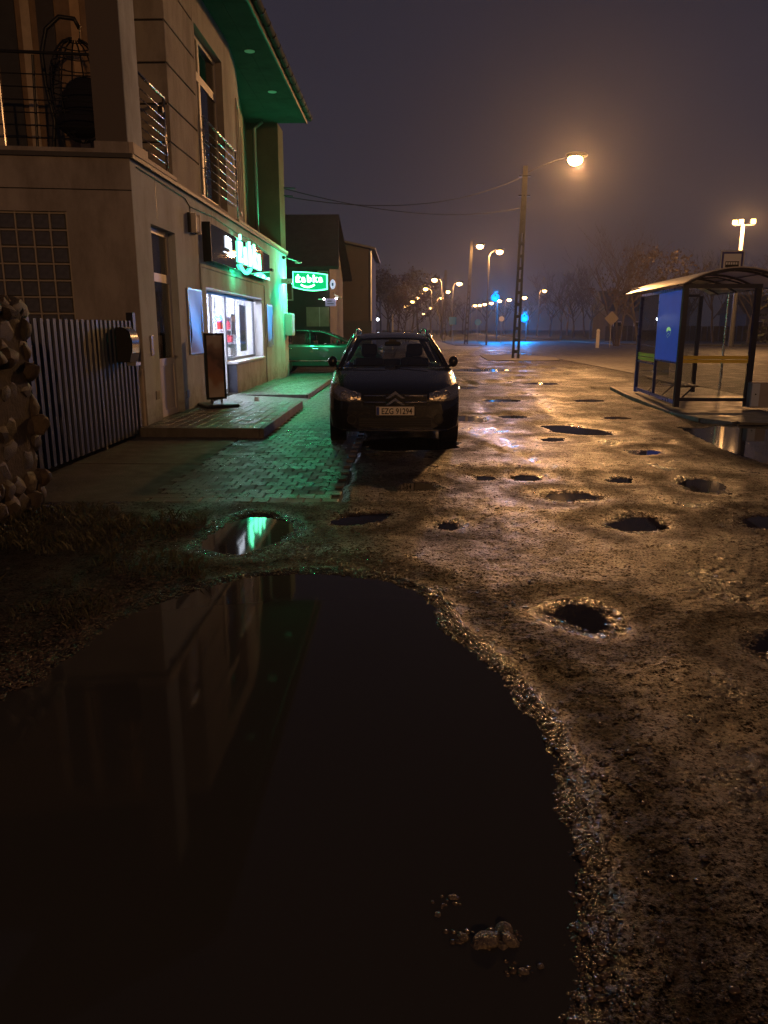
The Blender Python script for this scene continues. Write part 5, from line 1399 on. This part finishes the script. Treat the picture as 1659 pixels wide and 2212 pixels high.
M_post = mat('galvanised lamp post', (.30, .28, .26), .5, metal=.4)
def street_lamp(x, y, h, label, group, watts, side=1, size=1.5):
    """curved arm post; the arm reaches 1.1 m to side"""
    t = thing('street_lamp', label, 'street lamp', (x - side * 1.1, y, 0), group=group)
    px = x - side * 1.1
    pts = [(px, y, 0), (px, y, h - 1.0), (px + side * .05, y, h - .5), (px + side * .25, y, h - .12), (px + side * .6, y, h + .05), (px + side * 1.0, y, h + .1)]
    MB().tube(pts, [.10, .075, .06, .05, .045, .04], 8).build('post', M_post, t, smooth=True)
    luminaire(t, (x, y, h), 0, E_far, watts, size)
    return t
street_lamp(9.35, 79.4, 9.0, 'curved grey lamp post just right of the second concrete pole', None, FAR_LAMP_W, 1)
LL_ = [(4.7, 123.7), (4.1, 151.7), (3.2, 195.0), (2.4, 219.1), (1.4, 266.2), (.3, 269.1)]
ORD = ['nearest and highest', 'second', 'third', 'fourth', 'fifth', 'sixth', 'seventh']
for k, (x, y) in enumerate(LL_): street_lamp(x, y, 9, ORD[k] + ' glowing lamp of the row dwindling down the left of the far road', 'street lamps along the left of the far road', FAR_LAMP_W if y < 200 else 2000, -1, 1.9 if y < 200 else 2.6)
LR_ = [(9.2, 133.7), (8.9, 162.7), (9.2, 196.7), (9.7, 288.1), (9.8, 400)]
for k, (x, y) in enumerate(LR_): street_lamp(x, y, 9, ORD[k] + ' glowing lamp of the row along the middle of the far road', 'street lamps along the middle of the far road', FAR_LAMP_W if y < 200 else 2000, 1, 1.9 if y < 200 else 2.6)
LX_ = [(23.0, 258.4), (24.3, 255.8), (24.8, 245.7), (25.6, 234.1), (25.8, 215.9), (27.2, 207.0), (29.1, 193.4)]
ORD2 = ['leftmost', 'second', 'third', 'fourth', 'fifth', 'sixth', 'rightmost']
for k, (x, y) in enumerate(LX_): street_lamp(x, y, 9, ORD2[k] + ' small white lamp of the level row around the blue signals', 'street lamps of the side road', 1200, 1, 2.4)
street_lamp(27.9, 159.6, 9, 'warm street lamp standing alone among the bare trees on the right', None, FAR_LAMP_W, 1, 1.9)
# behind the photographer: the next lamp of the near row
bl_ = street_lamp(6.6, -21, 9.2, 'curved grey lamp post behind the viewer at the edge of the lot', None, BEHIND_LAMP_W, 1)
# floodlight mast
tw = thing('floodlight_mast', 'tall pale mast with three floodlights rising behind the bus stop sign', 'floodlight mast', (28.7, 70, 0))
MB().tube([(28.7, 70, 0), (28.72, 70, 10.15)], [.22, .13], 10).build('mast', mat('pale mast', (.5, .46, .4), .5), tw, smooth=True)
MB().box(27.9, 29.7, 69.95, 70.05, 10.12, 10.2).build('crossbar', M_dark, tw)
E_fld = emitter('floodlight glow', (1.0, .62, .22), 12, False)
for i, (x, z) in enumerate(((27.97, 10.36), (28.5, 10.42), (29.5, 10.44))):
    f = MB().box(x - .2, x + .2, 69.9, 70.1, z - .18, z + .18, bev=.03).build('floodlight', M_dark, tw)
    MB().box(x - .19, x + .19, 69.86, 69.895, z - .17, z + .17).build('lamp_glass', E_fld, f)
    lamp('lamp_light', (x, 69.4, z), SODIUM, 1500, tw, .2)

# ---- traffic lights and signs at the junction
E_sig = emitter('signal blue green', (.0, .13, 1.0), 5, False)
def signal(x, y, z, label):
    t = thing('traffic_light', label, 'traffic light', (x, y, 0))
    MB().tube([(x + .3, y + .1, 0), (x + .3, y + .1, z + .9)], .06, 8).build('post', M_dark, t)
    hd = MB().box(x - .16, x + .16, y, y + .2, z - .25, z + .8, bev=.03).build('signal_head', M_black, t)
    for k in range(3):
        MB().tube([(x, y - .01, z + .28 * k), (x, y - .05, z + .28 * k)], .50 if k == 0 else .10, 14).build('lens', E_sig if k == 0 else M_black, hd)
    lamp('lamp_light', (x, y - .45, z - .05), (.0, .30, 1.0), 5000, t, .2)
signal(11.35, 100, 5.36, 'high blue green traffic light left of the near concrete pole')
signal(15.06, 100, 2.89, 'low blue green traffic light just right of the near concrete pole')
M_sb = mat('blue sign face', (.03, .16, .40), .35)
def small_sign(x, y, z, w, m, label, shape='sq'):
    t = thing('road_sign', label, 'road sign', (x, y, 0))
    MB().tube([(x, y + .05, 0), (x, y + .05, z + .2)], .035, 8).build('post', M_post, t)
    b_ = MB()
    if shape == 'sq': b_.box(x - w, x + w, y - .02, y + .01, z - w, z + w)
    elif shape == 'round': b_.cyl((x, y - .02, z), (x, y + .01, z), w, 20)
    else: b_.prism([(x, z + w), (x - w, z), (x, z - w), (x + w, z)], y - .02, y + .01, Matrix(((1, 0, 0, 0), (0, 0, 1, 0), (0, 1, 0, 0), (0, 0, 0, 1))))
    b_.build('sign_plate', m, t)
small_sign(5.49, 90, 2.46, .42, M_sb, 'square blue road sign beside the second concrete pole')
small_sign(8.31, 90, 2.29, .36, M_sb, 'round blue road sign right of the second concrete pole', 'round')
small_sign(11.0, 90, 2.67, .3, M_white, 'round white road sign between the two blue signal lights', 'round')
small_sign(17.9, 69, 2.45, .62, mat('faded yellow sign', (.30, .25, .16), .6), 'pale diamond priority road sign on the verge left of the shelter', 'dia')
q = G(1290, 752)
one('marker_post', MB().box(q.x - .14, q.x + .14, q.y - .05, q.y + .05, 0, 1.3, bev=.04).ell((q.x, q.y, 1.42), .16, .16, .16), M_white, 'short white marker post on the verge left of the diamond sign', 'marker post')
# slim pale posts
for px, Y in ((848, 60),):
    q = PY(px, 700, Y); one('sign_post', MB().tube([(q.x, Y, 0), (q.x, Y, 2.7)], .05, 8), M_post, 'thin bare grey post rising behind the black car roof', 'post')

# ================================================================== HOUSES BEYOND
M_h1 = mat('dark house render', (.065, .062, .06), .9, var=.2, vscale=1.5, bump=.3, bscale=60)
h1 = thing('brick_house', 'dark house with a steep roof behind the hanging green sign', 'house', (-8, 40, 0))
MB().box(-12, -3.55, 38, 46, 0, 4.4).build('wall', M_h1, h1)
r_ = MB()
r_.add([(-13, 37.3, 4.3), (-3.05, 37.3, 4.42), (-3.35, 41.5, 7.25), (-13, 41.5, 7.25), (-13, 46.8, 4.3), (-3.05, 46.8, 4.42)], [(0, 1, 2, 3), (3, 2, 5, 4)])
r_.add([(-13, 37.3, 4.16), (-3.05, 37.3, 4.28), (-3.35, 41.5, 7.1), (-13, 41.5, 7.1), (-13, 46.8, 4.16), (-3.05, 46.8, 4.28)], [(3, 2, 1, 0), (4, 5, 2, 3)])
r_.add([(-13, 37.3, 4.16), (-3.05, 37.3, 4.28), (-3.05, 37.3, 4.42), (-13, 37.3, 4.3)], [(0, 1, 2, 3)])
r_.add([(-3.05, 37.3, 4.28), (-3.35, 41.5, 7.1), (-3.35, 41.5, 7.25), (-3.05, 37.3, 4.42)], [(0, 1, 2, 3)])
r_.build('roof', mat('slate roof', (.045, .045, .05), .55, var=.3, vscale=3, bump=.6, bscale=24), h1)
MB().add([(-3.56, 38, 4.4), (-3.56, 46, 4.4), (-3.56, 41.5, 7.0)], [(0, 1, 2)]).build('gable', M_h1, h1)
for i, (x0, x1, z0, z1) in enumerate(((-4.12, -3.6, 3.75, 4.25), (-5.9, -5.3, 2.9, 3.9))):
    f = MB().box(x0, x1, 37.95, 37.99, z0, z1).build('window', M_white, h1)
    MB().box(x0 + .06, x1 - .06, 37.93, 37.949, z0 + .06, z1 - .06).build('pane', mat('dim yellow pane', (.16, .12, .05), .15), f)
f = MB().box(-4.68, -3.6, 37.9, 37.99, 1.7, 2.6).build('notice_board', mat('beige board', (.34, .30, .22), .6, var=.2, vscale=3), h1)
MB().box(-4.07, -4.03, 37.88, 37.899, 1.7, 2.6).build('board_bar', M_white, f)
def hung_sign(name, x0, x1, y, z0, z1, m, label, strg=None):
    t = thing(name, label, 'sign', (x0, y, z0))
    MB().box(x0 - .35, x0 - .001, y - .02, y + .02, z1 - .05, z1).build('bracket', M_steel, t)
    MB().box(x0, x1, y - .05, y + .05, z0, z1, bev=.02).build('sign_plate', m, t)
    return t
E_lil = mat('lilac lit sign', (.45, .38, .62), .5, emit=(.42, .34, .62), estr=.28)
t = hung_sign('hanging_sign', -3.72, -3.22, 37.5, 2.63, 2.97, E_lil, 'small lilac lit sign hanging below the white oval sign')
tm = text_mb('BAR', .14, .002, MF(-3.5, 2.82, 37.44), .004); 
for z, w in ((2.84, .2), (2.72, .3)): MB().box(-3.62, -3.62 + w, 37.435, 37.448, z, z + .035).build('print_line', mat('dark print', (.05, .05, .07), .6), t)
E_bulb = emitter('small white bulb', (1, .95, .9), 30, False)
for x, z in ((-3.78, 2.95), (-3.20, 2.98)): MB().ell((x, 37.46, z), .045, .045, .045, 8, 6).build('bulb', E_bulb, t)
MB().tube([(-3.35, 37.5, 3.2), (-3.02, 37.4, 3.02)], .025, 6).ell((-3.0, 37.4, 3.0), .05, .05, .05, 8, 6).build('lamp_arm', mat('pale arm', (.7, .68, .62), .4), t)
t = thing('hanging_sign', 'white oval lit sign on the dark house right of the green sign', 'sign', (-3.4, 37.5, 3.4))
MB().ell((-3.36, 37.5, 3.62), .13, .05, .22, 16, 10).build('sign_plate', mat('white lit sign', (.6, .65, .8), .5, emit=(.62, .72, 1.0), estr=.75), t)
MB().box(-3.40, -3.32, 37.44, 37.452, 3.55, 3.68).build('emblem', mat('dim blue print', (.15, .2, .4), .5), t)
MB().box(-3.75, -3.5, 37.48, 37.52, 3.6, 3.64).build('bracket', M_dark, t)
M_h2 = mat('brown gable render', (.034, .029, .024), .9, var=.12, vscale=.7, bump=.2, bscale=30)
h2 = thing('rendered_house', 'plain brown gable house wall right of the dark steep roofed house', 'house', (-6, 60, 0))
z2 = lambda x: 7.17 + (-2.55 - x) * .22
MB().prism([(-10, 0), (-2.5, 0), (-2.5, 7.17), (-10, z2(-10))], 58, 70, Matrix(((1, 0, 0, 0), (0, 0, 1, 0), (0, 1, 0, 0), (0, 0, 0, 1)))).build('wall', M_h2, h2)
MB().add([(-10.2, 57.7, z2(-10.2) + .02), (-2.1, 57.7, z2(-2.1) + .02), (-2.1, 70.3, z2(-2.1) + .02), (-10.2, 70.3, z2(-10.2) + .02), (-10.2, 57.7, z2(-10.2) + .16), (-2.1, 57.7, z2(-2.1) + .16), (-2.1, 70.3, z2(-2.1) + .16), (-10.2, 70.3, z2(-10.2) + .16)],
         [(0, 1, 5, 4), (1, 2, 6, 5), (4, 5, 6, 7), (3, 2, 1, 0)]).build('roof', MATS['slate roof'], h2)
MB().tube([(-2.42, 57.9, 7.0), (-2.42, 57.9, 0)], .07, 8).build('downpipe', MATS['zinc pipe'], h2)
f = MB().box(-3.1, -2.95, 57.93, 57.99, 4.45, 4.6).build('vent', M_dark, h2)
one('yard_wall', MB().box(-9, -2.35, 57.2, 57.45, 0, 2.15), M_dark, 'dark yard fence at the foot of the brown gable house', 'fence')
one('small_lamp', MB().ell((PY(816, 690, 75).x, 75, PY(816, 690, 75).z), .12, .12, .12, 10, 8), emitter('white yard lamp', (.8, .88, 1), 25, False), 'small white lamp right of the brown gable house', 'lamp')
# far houses and fence on the right
M_h3 = mat('grey house render', (.11, .095, .085), .9, var=.2, vscale=.8)
def far_house(x0, x1, y, h, rh, label, lit=0):
    t = thing('far_house', label, 'house', ((x0 + x1) / 2, y, 0))
    MB().box(x0, x1, y, y + 9, 0, h).build('wall', M_h3, t)
    ym = y + 4.5
    r = MB(); r.add([(x0 - .5, y - .5, h - .1), (x1 + .5, y - .5, h - .1), (x1 + .5, ym, h + rh), (x0 - .5, ym, h + rh), (x1 + .5, y + 9.5, h - .1), (x0 - .5, y + 9.5, h - .1)], [(0, 1, 2, 3), (3, 2, 4, 5), (0, 3, 5), (1, 4, 2)])
    r.build('roof', MATS['slate roof'], t)
    n = max(2, int((x1 - x0) / 3))
    for i in range(n):
        xx = x0 + (x1 - x0) * (i + .5) / n
        f = MB().box(xx - .6, xx + .6, y - .05, y - .002, 1.2, 2.6).build('window', M_white, t)
        MB().box(xx - .52, xx + .52, y - .07, y - .051, 1.28, 2.52).build('pane', mat('black pane', (.01, .01, .012), .08), f)
far_house(30, 42, 118, 4.2, 3, 'low grey house behind the bare trees left of the shelter')
far_house(46, 60, 108, 3.6, 2.6, 'long low house seen through the shelter glass')
far_house(66, 78, 102, 4.0, 3, 'dark house at the far right beyond the shelter')
fe = thing('garden_fence', 'dark board fence behind the trees on the right verge', 'fence', (40, 96, 0))
x = 25.0
while x < 70:
    if rnd.random() < .96:
        hh = 1.9 + rnd.uniform(-.05, .05); yy = 99 - (x - 25) * .16
        MB().box(x, x + .62, yy, yy + .05, .1, hh).build('board', mat('dark fence boards', (.045, .038, .032), .8, var=.3, vscale=2), fe)
    x += .66

# ================================================================== TREES
def tree_mesh(seed, h, spread=.5, stems=1, levels=4, leaf=0):
    q = random.Random(seed); T = MB(); C = MB()
    def branch(p, d, L, r, lv):
        n = 3; pts = [p]; rs = [r]; dd = d
        for i in range(n):
            dd = (dd + Vector((q.uniform(-.16, .16), q.uniform(-.16, .16), q.uniform(-.02, .12)))).normalized()
            pts.append(pts[-1] + dd * L / n); rs.append(r * (1 - .55 * (i + 1) / n))
        (T if lv <= 1 else C).tube(pts, rs, 5 if lv <= 1 else 3, cap=False)
        if lv >= levels: return
        k = q.randint(3, 5) if lv else q.randint(5, 8)
        for i in range(k):
            t = q.uniform(.35, 1.0) if lv else q.uniform(.38, 1.0)
            j = min(int(t * n), n - 1); b = pts[j].lerp(pts[j + 1], t * n - j)
            a = q.uniform(0, 6.283); sd = Vector((math.cos(a), math.sin(a), q.uniform(.1, .7))).normalized()
            nd = (dd * (1 - spread) + sd * (spread + .15)).normalized()
            branch(b, nd, L * q.uniform(.45, .68), max(rs[j] * .55, .012), lv + 1)
    for s in range(stems):
        a = 6.283 * s / stems + q.uniform(-.3, .3)
        d = Vector((math.cos(a) * .28, math.sin(a) * .28, 1)).normalized() if stems > 1 else Vector((q.uniform(-.06, .06), q.uniform(-.06, .06), 1))
        branch(Vector((math.cos(a) * .15 * (stems > 1), math.sin(a) * .15 * (stems > 1), -.2)), d, h * (.62 if stems == 1 else .8), h * .018 / (1 if stems == 1 else 1.3), 0)
    if leaf:
        base = [v for v in C.v]
        for i in range(leaf):
            p = q.choice(base) + Vector((q.gauss(0, .18), q.gauss(0, .18), q.gauss(0, .18))); s = q.uniform(.07, .16)
            a, b = Vector((q.gauss(0, 1), q.gauss(0, 1), q.gauss(0, 1))).normalized() * s, Vector((q.gauss(0, 1), q.gauss(0, 1), q.gauss(0, 1))).normalized() * s
            C.add([p - a, p + b, p + a, p - b], [(0, 1, 2, 3)])
    return T, C
M_bark = mat('bark', (.085, .066, .052), .9, var=.3, vscale=6)
M_twig = mat('twigs', (.055, .043, .035), .9)
M_leaf = mat('dry brown leaves', (.075, .045, .022), .7, var=.4, vscale=2)
protos = {}
def tree(kind, x, y, s, label, group, rot):
    spec = dict(bare=(3, 9, .55, 1, 4, 0), slim=(5, 9, .38, 1, 4, 0), multi=(11, 9, .42, 5, 3, 0), leafy=(21, 8, .55, 2, 3, 1500), dense=(31, 9, .62, 1, 4, 1400))[kind]
    if kind not in protos:
        T, C = tree_mesh(spec[0], spec[1], spec[2], spec[3], spec[4], spec[5])
        a, b = T.mesh('trunk'), C.mesh('crown'); a.materials.append(M_bark); b.materials.append(M_leaf if spec[5] else M_twig); protos[kind] = (a, b)
    t = thing({'bare': 'bare_tree', 'slim': 'bare_tree', 'multi': 'bare_tree', 'leafy': 'leafy_tree', 'dense': 'leafy_tree'}[kind], label, 'tree', (x, y, 0), rot, group)
    t.scale = (s, s, s)
    for nm, me in zip(('trunk', 'crown'), protos[kind]):
        o = bpy.data.objects.new(nm, me); link(o); o.parent = t
GL_ = 'bare trees along the left of the far road'
def at(px, Y): return PY(px, 700, Y).x
for px, Y, s, k, r in ((822, 112, 1.15, 'dense', .2), (842, 118, 1.05, 'bare', 1.3), (858, 130, 1.0, 'dense', 2.2), (838, 140, 1.25, 'dense', 3.3), (875, 170, 1.2, 'bare', 4.1), (905, 190, 1.75, 'dense', 5.0), (930, 215, 1.7, 'bare', .9), (890, 230, 1.5, 'dense', 1.9)):
    o_ = ['first', 'second', 'third', 'fourth', 'fifth', 'sixth', 'seventh', 'last'][sorted((822, 842, 858, 838, 875, 905, 930, 890)).index(px)]
    tree(k, at(px, Y), Y, s, ('dim brown tree' if k == 'dense' else 'bare grey tree') + ' left of the far road, %s from the brown house' % o_, GL_ if k == 'bare' else 'brown trees left of the far road', r)
tree('leafy', at(880, 92), 92, .62, 'low orange lit tree beside the far lamps just left of the road', None, .4)
GR_ = 'bare trees along the right verge'
for px, Y, s, k, r in ((1211, 111, .95, 'slim', .3), (1240, 128, 1.15, 'bare', 1.0), (1278, 111, 1.05, 'bare', 2.4), (1190, 150, 1.25, 'bare', 3.1), (1160, 170, 1.3, 'slim', 4.4), (1225, 165, 1.45, 'bare', 5.1), (1140, 200, 1.3, 'bare', .6), (1265, 140, 1.25, 'slim', 1.7),
                       (965, 170, .85, 'slim', 2.1), (955, 185, .9, 'slim', 3.1), (948, 200, .9, 'slim', .1), (972, 150, .7, 'slim', 5.1), (1000, 230, 1.4, 'bare', 2.9), (1050, 290, 1.8, 'bare', 4.9), (1090, 260, 1.6, 'bare', 1.1)):
    kk = 'slender bare tree' if k == 'slim' else 'bare spreading tree'
    if px > 1120: lb = '%s, %s to the right of the near concrete pole' % (kk, ['first', 'second', 'third', 'fourth', 'fifth', 'sixth', 'seventh', 'last'][sorted((1211, 1240, 1278, 1190, 1160, 1225, 1140, 1265)).index(px)])
    else: lb = '%s among the far lamps, %s from the car roof' % (kk, ['first', 'second', 'third', 'fourth', 'fifth', 'sixth', 'seventh'][sorted((965, 955, 948, 972, 1000, 1050, 1090)).index(px)])
    tree(k, at(px, Y), Y, s, lb, GR_, r)
tree('multi', at(1335, 74), 74, .92, 'forked bare tree with several upright stems left of the bus shelter', None, .5)
tree('leafy', at(1385, 70), 70, .95, 'tree with brown leaves just left of the shelter roof', None, 2.0)
for px, Y, s, k, r in ((1480, 84, 1.0, 'bare', 1.1), (1545, 88, 1.0, 'slim', 2.1), (1620, 80, 1.1, 'bare', 3.7), (1720, 75, 1.2, 'bare', 4.2), (1850, 70, 1.2, 'slim', .2)):
    tree(k, at(px, Y), Y, s, 'bare tree behind the bus shelter seen through its glass', 'bare trees behind the shelter', r)
# conifer at the right edge
def conifer():
    t = thing('conifer_tree', 'dark spruce at the right edge behind the shelter', 'tree', (at(1695, 42), 42, 0))
    q = random.Random(4); x0 = at(1695, 42)
    MB().tube([(x0, 42, 0), (x0, 42, 7.2)], [.16, .02], 8).build('trunk', M_bark, t)
    C = MB()
    for i in range(70):
        z = 1.0 + 6.1 * (i / 70); L = (7.4 - z) * .30 + .15; a = i * 2.4
        d = Vector((math.cos(a), math.sin(a), -.12)); p = Vector((x0, 42, z))
        for j in range(26):
            tt = q.uniform(.1, 1); c = p + d * L * tt; w = L * .28 * (1.15 - tt)
            e = Vector((-d.y, d.x, 0)) * q.uniform(-1, 1) * w + Vector((0, 0, q.uniform(-.12, .03)))
            C.add([c, c + e + d * .10, c + e * 1.05 + d * .02 - Vector((0, 0, .035))], [(0, 1, 2)])
    C.build('crown', mat('spruce needles', (.022, .030, .020), .7), t)
conifer()

# ================================================================== HAZE
def haze(dens):  # thin haze volume added for the glow around the lamps
    m = bpy.data.materials.new('lamp glow haze'); m.use_nodes = True; n, l = m.node_tree.nodes, m.node_tree.links
    m.cycles.volume_sampling = 'EQUIANGULAR'; m.cycles.homogeneous_volume = True
    n.clear(); o = n.new('ShaderNodeOutputMaterial'); v = n.new('ShaderNodeVolumePrincipled')
    v.inputs['Color'].default_value = (.9, .9, .92, 1); v.inputs['Density'].default_value = dens; v.inputs['Anisotropy'].default_value = .82
    l.new(v.outputs[0], o.inputs['Volume'])
    b = MB().box(-620, 620, -60, 1000, -1.1, 30)
    tag(b.build('haze', m), kind='stuff')
HAZE = 0.00042
if HAZE: haze(HAZE)
